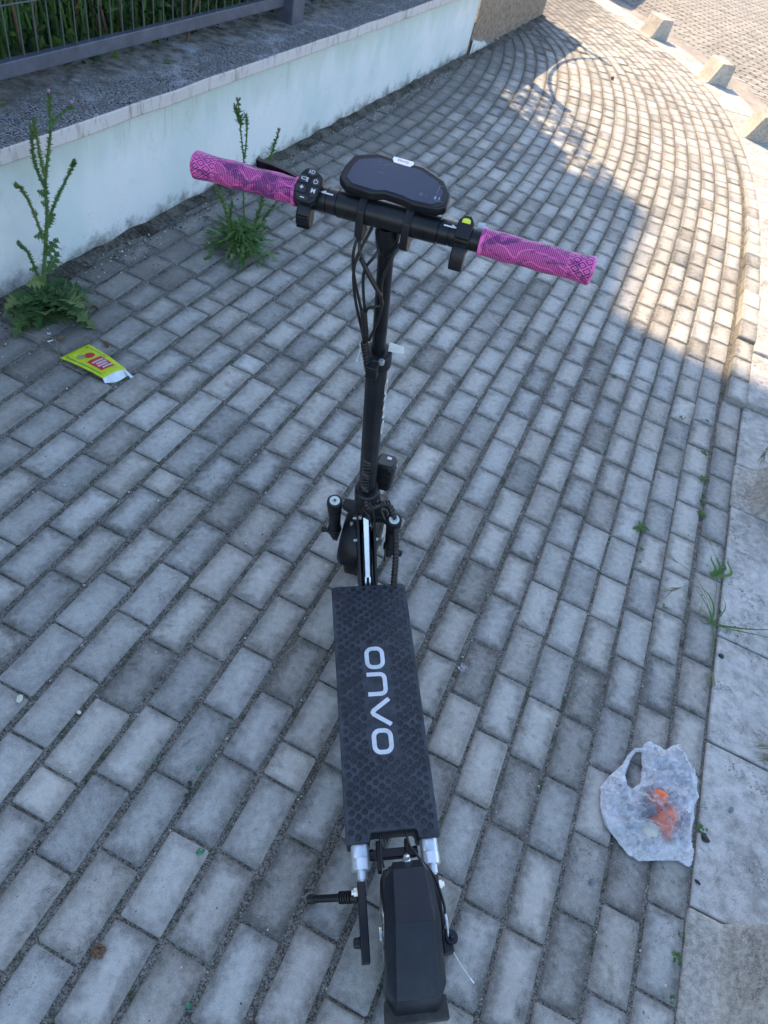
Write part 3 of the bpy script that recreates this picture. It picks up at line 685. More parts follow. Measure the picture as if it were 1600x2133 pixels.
def lobed_leaf(g, p, d, L, W, tone, lobes=5, droop=.5, spiky=1., nrm=Vector((0, 0, 1))):
    """spiny pinnately lobed leaf with a raised midrib that arches over"""
    p, d = Vector(p), Vector(d).normalized(); sd_ = d.cross(nrm)
    if sd_.length < .1: sd_ = d.cross(Vector((0, 1, .2)))
    sd_.normalize(); n2 = sd_.cross(d).normalized()
    def at(f, w): return p + d * L * f + sd_ * w - Vector((0, 0, 1)) * droop * L * f * f * .6 + n2 * (abs(w) * .35 + U(-1, 1) * L * .012)
    for sg_ in (1, -1):
        pts = []
        for i in range(lobes):
            f0 = .12 + .82 * i / lobes; f1 = .12 + .82 * (i + 1) / lobes; env = math.sin(PI * (.15 + .8 * (i + .5) / lobes)) * W / 2
            pts += [(f0, env * .28), (f0 + (f1 - f0) * .25, env * U(.62, .8)), (f0 + (f1 - f0) * .38, env * .62), (f0 + (f1 - f0) * .62, env * U(.95, 1.15) * (1 + .15 * spiky)), (f0 + (f1 - f0) * .7, env * .6), (f0 + (f1 - f0) * .92, env * U(.5, .7))]
        pts.append((1.0, 0.0)); base = len(pts)
        vs = [at(f, 0) for f, w in pts] + [at(f, sg_ * w) for f, w in pts]
        g.add(vs, [(i, i + 1, base + i + 1, base + i) for i in range(base - 1)], None, tone)
def spiny_stem(g, pts, r0, r1, tone, n_sp=5, leaves=0):
    P_ = smooth_path(pts, 8); m = len(P_); g.tube(P_, [r0 + (r1 - r0) * i / (m - 1) for i in range(m)], 6, tone=tone)
    for i in range(m - 1):
        for _ in range(n_sp):
            p = P_[i].lerp(P_[i + 1], R()); a = U(0, 2 * PI); d = Vector((math.cos(a), math.sin(a), U(.1, .7))).normalized(); q_ = U(.005, .012); rr = r0 * .9
            b_ = Vector((0, 0, 1)) * .0032
            g.add([p - b_, p + b_ * 1.5, p + d * (q_ + rr)], [(0, 1, 2)], None, tone)
            sd_ = d.cross(Vector((0, 0, 1))).normalized() * .0018
            g.add([p - sd_, p + sd_, p + d * (q_ + rr)], [(0, 1, 2)], None, tone)
def gtone(a=.2, b_=1): return (U(a, b_), R(), R())

# ------------------------------------------------------------------ thistle at the wall (left)
TB = Vector((-1.575, 2.17, 0))
th = empty('thistle', TB, label='tall spiny thistle with pink buds growing against the pale wall', category='weed')
def rel(L, B): return [Vector(p) - B for p in L]
st1 = [[(-1.572, 2.186, 0), (-1.565, 2.219, .153), (-1.553, 2.273, .35), (-1.55, 2.29, .472), (-1.537, 2.349, .642), (-1.534, 2.363, .748)],
       [(-1.56, 2.241, .265), (-1.567, 2.209, .409), (-1.574, 2.18, .481), (-1.578, 2.162, .495)], [(-1.553, 2.274, .331), (-1.536, 2.351, .417), (-1.52, 2.424, .485), (-1.517, 2.439, .499)],
       [(-1.549, 2.294, .489), (-1.551, 2.286, .56), (-1.551, 2.283, .681)], [(-1.548, 2.29, .43), (-1.56, 2.26, .55), (-1.556, 2.268, .66)], [(-1.536, 2.352, .654), (-1.523, 2.411, .683), (-1.513, 2.459, .689)], [(-1.571, 2.191, .102), (-1.578, 2.16, .239), (-1.586, 2.126, .292)]]
for i, P_ in enumerate(st1):
    q = G(); spiny_stem(q, rel(P_, TB), .0085 if i == 0 else .0052, .0034, gtone(.5, 1), 9 if i != 5 else 3); q.build('stem', MT['leaf'], th, 60)
q = G()
for (x, y, z), (dx, dy, dz), L, W in [((-1.565, 2.219, .12), (.1, .8, .8), .13, .075), ((-1.565, 2.22, .10), (-.1, -.9, .5), .13, .07), ((-1.556, 2.25, .28), (-.1, -.9, .5), .075, .04), ((-1.555, 2.26, .32), (.1, .9, .5), .07, .035),
                                       ((-1.555, 2.26, .30), (.05, .6, .8), .07, .04), ((-1.553, 2.28, .42), (-.1, -.6, .8), .06, .035), ((-1.553, 2.28, .38), (-.1, -.5, .8), .05, .03), ((-1.54, 2.33, .38), (.0, .3, .95), .06, .022), ((-1.571, 2.19, .16), (-.1, -.8, .6), .06, .035), ((-1.56, 2.22, .2), (.2, .7, .7), .11, .07), ((-1.567, 2.22, .35), (.0, .2, 1), .05, .02)]:
    lobed_leaf(q, Vector((x, y, z)) - TB, (dx, dy, dz), L, W, gtone(.1, .8), 4, .3, 1.6, Vector((1, -.2, .3)))
q.build('stem_leaves', MT['leaf'], th)
q = G()
for i in range(70):
    a = U(-2.6, 1.5); rr = U(.07, .21); d = Vector((math.cos(a), math.sin(a), U(-.1, .7)))
    if d.x < -.3: d.x *= .3
    base = Vector((U(-.03, .06), U(-.05, .05), U(.0, .09)))
    lobed_leaf(q, base, d, rr, rr * U(.42, .6), gtone(0, .75), 5, U(.4, 1.0), 1.2)
for x, y, L in ((.05, -.18, .13), (.16, -.05, .12), (.2, .02, .10), (-.02, -.2, .11), (.1, -.12, .13), (.02, .16, .1), (.13, .08, .1)):
    lobed_leaf(q, (x * .5, y * .5, .03), (x, y, .12), L, L * .62, gtone(.0, .6), 6, .25, 1.2)
q.build('rosette_leaves', MT['leaf'], th)
for x, y, z in ((-1.534, 2.363, .748), (-1.551, 2.283, .685), (-1.556, 2.268, .665), (-1.513, 2.459, .692), (-1.517, 2.439, .503), (-1.578, 2.162, .50), (-1.586, 2.126, .297)):
    q = G(); c = Vector((x, y, z)) - TB; q.lathe(c, (0, 0, 1), [(-.010, .002), (-.006, .007), (.004, .0075), (.012, .003)], 8, tone=gtone(.3, .8))
    for _ in range(14):
        a = U(0, 2 * PI); d = Vector((math.cos(a), math.sin(a), U(-.2, 1.2))).normalized(); leaf_quad(q, c + Vector((0, 0, U(-.006, .006))), d, (0, 0, 1), U(.009, .017), .004, gtone(.2, .9), -.1)
    o = q.build('flower_head', MT['leaf'], th)
    if z > .66 and (abs(z - .748) < .02 or abs(z - .692) < .003): 
        q = G(); q.lathe(c + Vector((0, 0, .011)), (0, 0, 1), [(0, .003), (.006, .006), (.011, .005), (.012, .001)], 8); q.build('floret', MT['flower'], o)

# ------------------------------------------------------------------ second weed under the left grip
WB = Vector((-1.06, 3.06, 0))
w2 = empty('flowering_weed', WB, label='bushy feathery green weed with thin stalks rising behind the left pink grip', category='weed')
st2 = [[(-1.068, 3.134, 0), (-1.076, 3.099, .196), (-1.08, 3.078, .404), (-1.09, 3.032, .579), (-1.095, 3.009, .675)], [(-1.079, 3.084, .424), (-1.078, 3.09, .545), (-1.081, 3.073, .60)],
       [(-1.06, 3.17, 0), (-1.041, 3.256, .166), (-1.031, 3.302, .351), (-1.019, 3.359, .468)], [(-1.086, 3.05, .575), (-1.094, 3.01, .62), (-1.099, 2.99, .655)], [(-1.089, 3.04, .02), (-1.108, 2.949, .225), (-1.124, 2.877, .359)],
       [(-1.055, 3.19, 0), (-1.029, 3.31, .072), (-1.005, 3.42, .12)], [(-1.075, 3.10, 0), (-1.044, 3.244, .12), (-1.043, 3.26, .24)], [(-1.08, 3.06, 0), (-1.1, 3.0, .15), (-1.09, 2.98, .27)]]
for i, P_ in enumerate(st2):
    q = G(); spiny_stem(q, rel(P_, WB), .0042, .0022, gtone(.5, 1), 5 if i < 2 else 12); q.build('stem', MT['leaf2'], w2, 60)
q = G()
for i in range(620):
    a = U(0, 2 * PI); r_ = min(.15, abs(random.gauss(0, .075))); c = Vector((math.cos(a) * r_, math.sin(a) * r_ * 1.2, U(0, .13) * (1 - r_ * 3))); d = Vector((math.cos(a), math.sin(a), U(-.1, 1.1)))
    if i % 3 == 0: lobed_leaf(q, c, d, U(.04, .09), U(.018, .032), gtone(0, .9), 4, .7, 1.4)
    else: leaf_quad(q, c, d, (0, 0, 1), U(.02, .045), U(.005, .010), gtone(0, 1), .4)
for P_ in st2[2:]:
    PP = smooth_path(rel(P_, WB), 8)
    for p in PP[:-4]:
        for _ in range(3):
            a = U(0, 2 * PI); leaf_quad(q, p, (math.cos(a), math.sin(a), U(.2, 1.4)), (0, 0, 1), U(.02, .045), U(.004, .009), gtone(.3, 1), .3)
q.build('foliage', MT['leaf2'], w2)
for P_ in st2[:4]:
    c = Vector(P_[-1]) - WB; q = G()
    for _ in range(6):
        a = U(0, 2 * PI); d = Vector((math.cos(a) * .7, math.sin(a) * .7, 1)).normalized(); q.tube([c, c + d * .008, c + d * .02], [.0015, .0035, .001], 6)
    q.build('seed_head', MT['bud'], w2, 60)

# ------------------------------------------------------------------ hedge behind the fence
hb = WP(1, 1.1, 0)
hedge = empty('hedge', hb, label='dense dark green hedge and tall grass behind the wire fence', category='hedge')
g.__init__(); q = G()
for _ in range(21000):
    s = U(-3.2, 6.3); f = R() ** 1.4; o_ = .36 + f * .75; z = U(.42, 2.15) if R() < .6 else U(.42, 1.2)
    c = WP(s, o_, z) - hb; d = Vector((U(-1, 1), U(-1, 1), U(-.8, 1))); L = U(.03, .075)
    leaf_quad(q, c, d, Vector((U(-1, 1), U(-1, 1), 1.2)).normalized(), L, L * U(.35, .7), (U(0, 1) * (.4 + .6 * R()), R(), R()), .25)
q.build('leaves', MT['hedge'], hedge, kind='stuff')
q = G()
for _ in range(2600):
    s = U(-3.0, 6.0); o_ = U(.47, .8); z = U(.40, .50); c = WP(s, o_, z) - hb; a = U(-1, 1); h = U(.18, .62)
    side = wall_d * math.cos(a) + wall_n * math.sin(a); lean = (wall_d * U(-1, 1) + wall_n * U(-.25, .6)) * h * .45
    blade(q, [c, c + Vector((0, 0, h * .5)) + lean * .25, c + Vector((0, 0, h * .85)) + lean * .6, c + Vector((0, 0, h * U(.8, 1))) + lean], U(.004, .016), (U(.4, 1), R(), R()), side)
q.build('grass_blades', MT['leaf2'], hedge, kind='stuff')
q = G()
for _ in range(70):
    s = U(-3, 6); o_ = U(.36, .8); c = WP(s, o_, .35) - hb; e_ = c + Vector((U(-.25, .25), U(-.25, .25), U(.6, 1.5)))
    q.tube([c, c.lerp(e_, .5) + Vector((U(-.05, .05), U(-.05, .05), 0)), e_], [U(.004, .014), .006, .003], 6)
q.build('branches', MT['twig'], hedge, 60)
q = G(); vs = []
for i in range(41):
    s = -5 + 12 * i / 40
    for o_ in (.40, 3, 30): vs.append(WP(s if o_ < 3 else s * (1 if o_ < 10 else 3), o_, .42))
q.add(vs, [(i * 3 + j, i * 3 + j + 1, i * 3 + j + 4, i * 3 + j + 3) for i in range(40) for j in range(2)])
q.build('garden_soil', MT['soil'], kind='structure', fix=True)
# thick inner mass so nothing shines through the hedge
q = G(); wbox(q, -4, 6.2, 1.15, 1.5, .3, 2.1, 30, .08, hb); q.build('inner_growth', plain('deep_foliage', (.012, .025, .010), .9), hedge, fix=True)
# a few leaves and chips lying on the coping
for (s, o_, r_, z) in ((1.32, .20, .5, .578), (.36, .22, 1.2, .580)):
    q = G(); lobed_leaf(q, (0, 0, 0), (1, .3, .15), .06, .04, gtone(0, .4), 3, .3, .2); o = q.build('fallen_leaf', MT['leaf2'], None, label={1.32: 'small green leaf lying on the wall top below the rail', .36: 'green leaf at the left edge of the wall top'}[s], category='leaf'); o.location = WP(s, o_, z); o.rotation_euler = (0, 0, r_)

# ------------------------------------------------------------------ shade: added unseen building with a shadow-shaped top slab, and tree behind the wall
ZB = 12.0; shb = -sdir * KS * ZB
gp = [(-7, 5.6), (.30, 5.45), (.80, 5.39), (.96, 5.36), (.926, 5.09), (.808, 4.471), (.727, 3.789), (.923, 3.561), (1.187, 3.42), (1.443, 3.333), (1.687, 3.225), (4.2, 2.25), (4.2, -5.5), (-7, -5.5)]  # wanted shade outline on the ground, moved up-sun to shape the slab
fp = [(x + shb.x, y + shb.y) for x, y in gp]
bb = Vector((sum(p[0] for p in fp) / len(fp), sum(p[1] for p in fp) / len(fp), 0))
bld = empty('apartment_building', bb, label='tall pale apartment block outside the left of the picture that shades the path', category='building')
body = [(-17, 4), (-8.9, 4), (-8.9, 13.6), (-17, 13.6)]  # added under the slab, placed so its own shadow stays inside the shade
g2 = G(); g2.prism([(x - bb.x, y - bb.y) for x, y in body], Matrix.Translation((0, 0, -.05)), ZB); g2.build('wall', MT['facade'], bld, fix=True)
g2 = G(); g2.prism([(x - bb.x, y - bb.y) for x, y in fp], Matrix.Translation((0, 0, ZB - .05)), .3); g2.build('roof', MT['roofm'], bld, fix=True)  # added overhead slab that casts the path shade; dark for the display reflection
wq = G().box((0, 0, 0), (.55, .05, .7)).mesh('window', MT['glass'])
e0, e1 = Vector((-8.85, 13, 0)), Vector((-8.85, 5, 0))
for fl in range(3):
    for k in range(3):
        p = e0.lerp(e1, (k + .5) / 3) + Vector((.0, 0, 1.8 + 3 * fl)) - bb; o = link('window', wq, bld); o.location = p; o.rotation_euler = (0, 0, math.atan2(e1.y - e0.y, e1.x - e0.x))

ZT = 3.6; sht = -sdir * KS * ZT
tb_ = Vector((-1.9, 10.2, .3)) ; 
tree = empty('garden_tree', (-2.7, 8.9, .3), label='leafy tree behind the garden wall throwing dappled shade on the path', category='tree'); TO = Vector((-2.7, 8.9, .3))
q = G(); q.tube(smooth_path([(0, 0, 0), (.05, .03, 1.2), (.1, .1, 2.2), (.3, .2, 3.4)], 4), [.10] * 5 + [.08] * 4 + [.05] * 4, 8); q.build('trunk', MT['bark'], tree, 60)
q = G()
def inpoly(x, y, P_):
    c = False; j = len(P_) - 1
    for i in range(len(P_)):
        if (P_[i][1] > y) != (P_[j][1] > y) and x < (P_[j][0] - P_[i][0]) * (y - P_[i][1]) / (P_[j][1] - P_[i][1]) + P_[i][0]: c = not c
        j = i
    return c
dense = [(-3.4, 5.6), (-3.4, 7.3), (-.2, 7.33), (.02, 7.2), (-.17, 6.95), (-.33, 6.92), (-.35, 6.6), (-.1, 6.5), (.45, 5.6), (.47, 5.4), (-1, 5.3)]
sparse = [(.0, 7.12), (.40, 6.75), (.48, 6.42), (.66, 6.2), (.64, 5.98), (.80, 5.75), (.92, 5.47), (.8, 5.42), (.46, 5.62), (.2, 5.95), (-.1, 6.5), (-.35, 6.65), (-.33, 6.92)]
# light patches seen between the leaves
lobes = [(-.24, 6.83, .20, .09), (-.10, 6.62, .20, .08), (.08, 6.45, .14, .05), (.42, 5.86, .24, .10), (.56, 5.66, .26, .09), (.18, 6.78, .12, .05), (.38, 6.30, .12, .05), (.25, 6.62, .1, .04), (.05, 7.02, .3, .05), (.3, 6.1, .12, .05)]
cnt = 0
for _ in range(60000):
    if cnt > 17000: break
    x, y = U(-3.4, 1.0), U(5.3, 7.4); ind = inpoly(x, y, dense); ins = inpoly(x, y, sparse)
    if not ind and not ins: continue
    if ins:
        nn_ = mnoise.noise(Vector((x * 5 + 3, y * 9, 0))); bright = any(((x - a) * .8 + (y - b_) * .6) ** 2 / rx ** 2 * 1.5 + (-(x - a) * .6 + (y - b_) * .8) ** 2 / ry ** 2 < 1.3 for a, b_, rx, ry in lobes)
        if bright and R() < .95: continue
        if nn_ > .2 and R() < .85: continue
    z = ZT + (U(-.9, .9) if ind else U(-.35, .35)); p = Vector((x, y, 0)) - sdir * KS * z + Vector((0, 0, z)) - TO
    L = U(.05, .09) if ind else U(.035, .06); leaf_quad(q, p, (U(-1, 1), U(-1, 1), U(-.5, .5)), Vector((U(-.5, .5), U(-.5, .5), 1)).normalized(), L, L * .6, gtone(0, 1), .2); cnt += 1
q.build('crown', MT['hedge'], tree)
q = G()
for _ in range(26):
    x, y = U(-2.4, .5), U(5.6, 7.0); z = ZT - .3; p = Vector((x, y, 0)) - sdir * KS * z + Vector((0, 0, z)) - TO; q.tube([(.2, .15, 2.6), Vector((.2, .15, 2.6)).lerp(p, .5) + Vector((0, 0, .15)), p], [.025, .012, .004], 5)
q.build('limbs', MT['bark'], tree, 60)

# ------------------------------------------------------------------ electric scooter
SLEAN, SHEAD, RAKE, STEER, YS = .1615, .3276, .187, .4012, .5414
sc = empty('electric_scooter', (.1526, .9108, 0), (0, -SLEAN, SHEAD), label='black electric scooter with pink grips parked on the paving', category='scooter')
ax = Vector((0, -math.sin(RAKE), math.cos(RAKE))); FO = Vector((0, YS, 0))
rr = Matrix.Rotation(-STEER, 3, ax) @ Vector((1, 0, 0)); ff = ax.cross(rr)
def fr(x, y, t): return FO + rr * x + ff * y + ax * t
FR = frame(FO, rr, ff, ax)          # front assembly: x right, y forward, z up the steering axis
HD, DW, YF, YR = .1912, .2148, .318, -.3774
w = DW / 2
# deck
def rrect(x0, x1, y0, y1, r, n=4):
    o = []
    for cx, cy, a0 in ((x1 - r, y1 - r, 0), (x0 + r, y1 - r, PI / 2), (x0 + r, y0 + r, PI), (x1 - r, y0 + r, 3 * PI / 2)):
        o += [(cx + r * math.cos(a0 + i * PI / 2 / n), cy + r * math.sin(a0 + i * PI / 2 / n)) for i in range(n + 1)]
    return o
def corner(cx, cy, r, a0, a1, n=4): return [(cx + r * math.cos(a0 + (a1 - a0) * i / n), cy + r * math.sin(a0 + (a1 - a0) * i / n)) for i in range(n + 1)]
nx0, nx1, ny = -.052, .057, YR + .022
out = corner(w - .014, YF - .014, .014, 0, PI / 2) + corner(-w + .014, YF - .014, .014, PI / 2, PI) + corner(-w + .005, YR + .005, .005, PI, 1.5 * PI) + [(nx0 - .004, YR), (nx0, YR + .004), (nx0, ny - .005), (nx0 + .005, ny), (nx1 - .005, ny), (nx1, ny - .005), (nx1, YR + .004), (nx1 + .004, YR)] + corner(w - .005, YR + .005, .005, 1.5 * PI, 2 * PI)
def shrink(o, k): return [(x * (1 - k / w), y * (1 - k / .35) if True else y) for x, y in o]
deck = G().prism(shrink(out, .003), Matrix.Translation((0, 0, HD - .075)), .066).build('deck', MT['satin'], sc, None, .006, True)
mat_ = G().prism(out, Matrix.Translation((0, 0, HD - .010)), .010).build('deck_mat', MT['mat'], sc, None, .0018, True)
# raised studs, left out round the lettering
q = G(); ring12 = [(math.cos(2 * PI * i / 14), math.sin(2 * PI * i / 14)) for i in range(14)]
row = 0; y = YF - .012
while y > YR + .006:
    nxs = 13; off = .0 if row % 2 else .0152
    for i in range(-4, 4):
        x = i * .0304 + off + .0024 * math.sin(row * .9)
        if abs(x) > w - .0085: continue
        if y < ny + .008 and nx0 - .009 < x < nx1 + .009: continue
        lx = x + .035 * 0
        if -.190 < y < .127 and -.040 < x < .035: continue
        r_ = (.0062, .0078, .0070)[(i + 2 * row) % 3]
        vs = [(x + r_ * a, y + r_ * b_ * .98, HD - .0004) for a, b_ in ring12] + [(x + (r_ - .0008) * a, y + (r_ - .0008) * b_, HD + .0011) for a, b_ in ring12] + [(x + (r_ - .0017) * a, y + (r_ - .0017) * b_, HD + .0008) for a, b_ in ring12]
        q.add(vs, [(j, (j + 1) % 14, 14 + (j + 1) % 14, 14 + j) for j in range(14)] + [(14 + j, 14 + (j + 1) % 14, 28 + (j + 1) % 14, 28 + j) for j in range(14)] + [tuple(range(28, 42))])
    y -= .0108; row += 1
q.build('studs', MT['stud'], mat_, 60)
# the four letters on the deck, read from the front towards the back
LM = Matrix.Translation((0, 0, HD + .0002))
def ring_letter(x0, x1, y0, y1):
    q = G(); r = .0160; t = .0112; o = rrect(x0 + t / 2, x1 - t / 2, y0 + t / 2, y1 - t / 2, r, 6); ribbon(q, o, t, LM, .0007, True); return q
def inv(): pass
LX0, LX1 = -.0290, .0240
ring_letter(LX0, LX1, .0495, .1160).build('letter_o', MT['white'], mat_)
q = G(); t = .0112; x0, x1, y1, y0 = LX0 + .001, LX1 - t / 2, .0400 - t / 2, -.0270 + t / 2
ribbon(q, [(x0, y1)] + [(x1 - .013 + .013 * math.sin(a), y1 - .013 + .013 * math.cos(a)) for a in [PI / 2 * i / 6 for i in range(7)]] + [(x1 - .013 + .013 * math.cos(a), y0 + .013 - .013 * math.sin(a)) for a in [PI / 2 * i / 6 for i in range(7)]] + [(x0, y0)], t, LM, .0007); q.build('letter_n', MT['white'], mat_)
q = G(); ribbon(q, [(LX1, -.0365), (LX0 + .0110, -.0660), (LX0 + .0085, -.0710), (LX0 + .0110, -.0760), (LX1, -.1055)], t, LM, .0007); q.build('letter_v', MT['white'], mat_)
ring_letter(LX0, LX1, -.1800, -.1140).build('letter_o', MT['white'], mat_)

# wheels -----------------------------------------------------------
RW, TW = .127, .036
def wheel(c, axle, name='wheel', wf=1.):
    c, axle = Vector(c), Vector(axle).normalized()
    prof = [(-.030, RW - .034), (-.036, RW - .020), (-.031, RW - .006), (-.018, RW - .001), (0, RW), (.018, RW - .001), (.031, RW - .006), (.036, RW - .020), (.030, RW - .034)]
    ty = G().lathe(c, axle, [(a * wf, r_) for a, r_ in prof], 56).build(name, MT['rubber'], sc, 70)
    q = G(); u0 = axle.orthogonal().normalized(); v0 = axle.cross(u0)
    for i in range(60):
        a = 2 * PI * i / 60; rad = u0 * math.cos(a) + v0 * math.sin(a); tan = axle.cross(rad)
        for s_, o_ in ((-1, .5), (1, 0)):
            a2 = a + o_ * 2 * PI / 60; rad = u0 * math.cos(a2) + v0 * math.sin(a2); tan = axle.cross(rad)
            q.box((0, 0, 0), (.0045, .011, .002), frame(c + axle * s_ * .016 + rad * (RW - .001), tan, axle, rad))
    q.build('tread', MT['rubber'], ty)
    G().lathe(c, axle, [(-.030, .10), (-.030, .088), (-.012, .07), (-.02, .03), (-.04, .028), (-.04, .012), (.04, .012), (.04, .028), (.02, .03), (.012, .07), (.03, .088), (.03, .10)], 40).build('rim', MT['satin'], ty, 40)
    q = G().lathe(c - axle * .046, axle, [(-.006, .064), (-.0035, .064), (-.0035, .034), (-.006, .034), (-.006, .064)], 40); q.build('brake_disc', MT['steel'], ty, 40)
    G().lathe(c - axle * .060, axle, [(0, .001), (0, .018), (.006, .018), (.006, .007), (.114, .007), (.114, .018), (.120, .018), (.120, .001)], 20).build('axle', MT['steel'], ty, 40)
    return ty
FWc = fr(-.005, .035, .137) ; FWc.z = .127
wheel(FWc, rr - Vector((0, 0, rr.z)))
RWc = Vector((.014, -.546, .127)); wheel(RWc, (1, 0, 0), 'wheel', 1.3)

# front fork, crown arms, shocks ------------------------------------
q = G()
q.prism([(-.024, -.024), (.024, -.024), (.026, .02), (.012, .032), (-.012, .032), (-.026, .02)], FR @ Matrix.Translation((0, 0, .255)), .19); q.build('head_block', MT['satin'], sc, None, .004, True)
for sx in (-1, 1):
    q = G()
    q.hexa([FR @ Vector(v) for v in ((sx * .018, -.020, .315), (sx * .066, -.014, .335), (sx * .066, .014, .335), (sx * .018, .024, .315), (sx * .018, -.018, .352), (sx * .066, -.013, .358), (sx * .066, .013, .358), (sx * .018, .022, .352))])
    arm = q.build('crown_arm', MT['satin'], sc, None, .003, True)
    cx = sx * .0897; C0 = FR @ Vector((cx, -.0116, .366))
    G().lathe(C0, -ax, [(0, .001), (0, .0205), (.003, .0225), (.030, .0225), (.034, .018), (.034, .001)], 28).build('fork_cap', MT['satin'], arm, 40)
    G().lathe(C0 + ax * .0012, -ax, [(-.0012, .0075), (-.0012, .0145), (.001, .015), (.001, .0075)], 28).build('cap_ring', MT['ring'], arm, 40)
    G().lathe(C0 + ax * .0006, -ax, [(-.002, .0045), (-.002, .0068), (.004, .0068), (.004, .001)], 6).build('hex_bolt', MT['steel'], arm)
    q = G(); a0 = C0 - ax * .034
    q.lathe(a0, -ax, [(0, .017), (.010, .019), (.018, .0205), (.024, .0205), (.026, .0185), (.125, .018), (.127, .021), (.138, .021), (.140, .014), (.175, .014), (.175, .001)], 24)
    for k in range(3): q.lathe(a0 - ax * (.030 + .008 * k), -ax, [(0, .0167), (.0015, .0176), (.003, .0167)], 24)
    sh = q.build('fork_shock', MT['satin'], sc, 40)
    # dropout and axle bolt at the foot
    fo_ = a0 - ax * .16; q = G(); q.hexa([fo_ + rr * a * .009 + ff * b_ + ax * c_ for a, b_, c_ in ((-1, -.018, .02), (1, -.018, .02), (1, .022, .02), (-1, .022, .02), (-1, .0, -.055), (1, .0, -.055), (1, .045, -.045), (-1, .045, -.045))]); q.build('dropout', MT['satin'], sh, None, .003, True)
    G().lathe(fo_ + rr * sx * .008 + ax * .010 - ff * .004, rr * sx, [(0, .012), (.006, .012), (.007, .008), (.020, .0075), (.021, .0105), (.031, .0105), (.033, .007), (.033, .001)], 18).build('bolt_cover', MT['satin'], sh, 40)
# front mudguard hugging the rear of the tyre
q = G(); c = FWc; axl = (rr - Vector((0, 0, rr.z))).normalized(); fh = Vector((0, 0, 1)).cross(axl); n = 22; vs = []
for i in range(n + 1):
    a = math.radians(22 + 150 * i / n); rad = fh * math.cos(a) + Vector((0, 0, 1)) * math.sin(a)
    for x_, dr in ((-.052, -.030), (-.050, .000), (-.034, .015), (0, .019), (.034, .015), (.050, .000), (.052, -.030)): vs.append(c + axl * x_ + rad * (RW + dr))
q.add(vs, [(i * 7 + j, i * 7 + j + 1, i * 7 + 8 + j, i * 7 + 7 + j) for i in range(n) for j in range(6)])
fm = q.build('front_mudguard', MT['satin'], sc, 50, fix=True); md = fm.modifiers.new('thick', 'SOLIDIFY'); md.thickness = .003
a = math.radians(126); rad = fh * math.cos(a) + Vector((0, 0, 1)) * math.sin(a); G().lathe(c + rad * (RW + .0145) + axl * .004, rad, [(0, .010), (.0015, .009), (.002, .001)], 18).build('mudguard_badge', MT['steel'], fm, 40)

# folding hinge between head and deck -----------------------------------
def bar(q, a, b_, wx, hz, upv=Vector((0, 0, 1)), **k):
    a, b_ = Vector(a), Vector(b_); d = (b_ - a).normalized(); x = d.cross(upv).normalized(); z = x.cross(d); L = (b_ - a).length
    q.box((0, 0, 0), (wx, L / 2, hz), frame((a + b_) / 2, x, d, z), **k)
nk = G(); bar(nk, (0, .325, .128), (0, .462, .262), .015, .030); neck = nk.build('hinge_neck', MT['satin'], sc, None, .004, True)
for sx in (-1, 1):
    q = G(); q.prism([(.300, .110), (.345, .105), (.470, .235), (.492, .330), (.470, .350), (.448, .335), (.325, .205), (.305, .180)], frame((sx * .0235 - .0035, 0, 0), (0, 1, 0), (0, 0, 1), (1, 0, 0)), .007)
    sp = q.build('hinge_plate', MT['satin'], sc, None, .002, True)
    for yy, zz, r_ in ((.345, .150, .0085), (.430, .262, .006), (.468, .318, .006)):
        G().lathe((sx * .027, yy, zz), (sx, 0, 0), [(0, r_), (.003, r_), (.004, r_ * .7), (.009, r_ * .7), (.010, r_ * .4), (.010, .001)], 12).build('hinge_bolt', MT['steel'], sp, 40)
q = G(); pts = smooth_path([(0, .478, .352), (0, .462, .338), (0, .425, .290), (0, .380, .236), (0, .342, .196)], 3); vs = []
for i, p in enumerate(pts):
    t = (pts[min(i + 1, len(pts) - 1)] - pts[max(0, i - 1)]).normalized(); nn_ = Vector((0, -t.z, t.y)); nn_ = nn_ if nn_.z > 0 else -nn_; wd = .0085 - .0015 * i / len(pts)
    vs += [p + Vector((-wd, 0, 0)) + nn_ * .003, p + Vector((wd, 0, 0)) + nn_ * .003, p + Vector((wd, 0, 0)) - nn_ * .003, p + Vector((-wd, 0, 0)) - nn_ * .003]
m_ = len(pts); q.add(vs, [(i * 4 + a, i * 4 + (a + 1) % 4, i * 4 + 4 + (a + 1) % 4, i * 4 + 4 + a) for i in range(m_ - 1) for a in range(4)] + [(3, 2, 1, 0), tuple((m_ - 1) * 4 + a for a in range(4))])
q.build('folding_latch', MT['silver'], sc, None, .0012, True)
q = G()
for sx in (-1, 1): bar(q, (sx * .0062, .344, .198), (sx * .0062, .322, .170), .0026, .004)
q.build('latch_fork', MT['silver'], sc, None, .001, True)

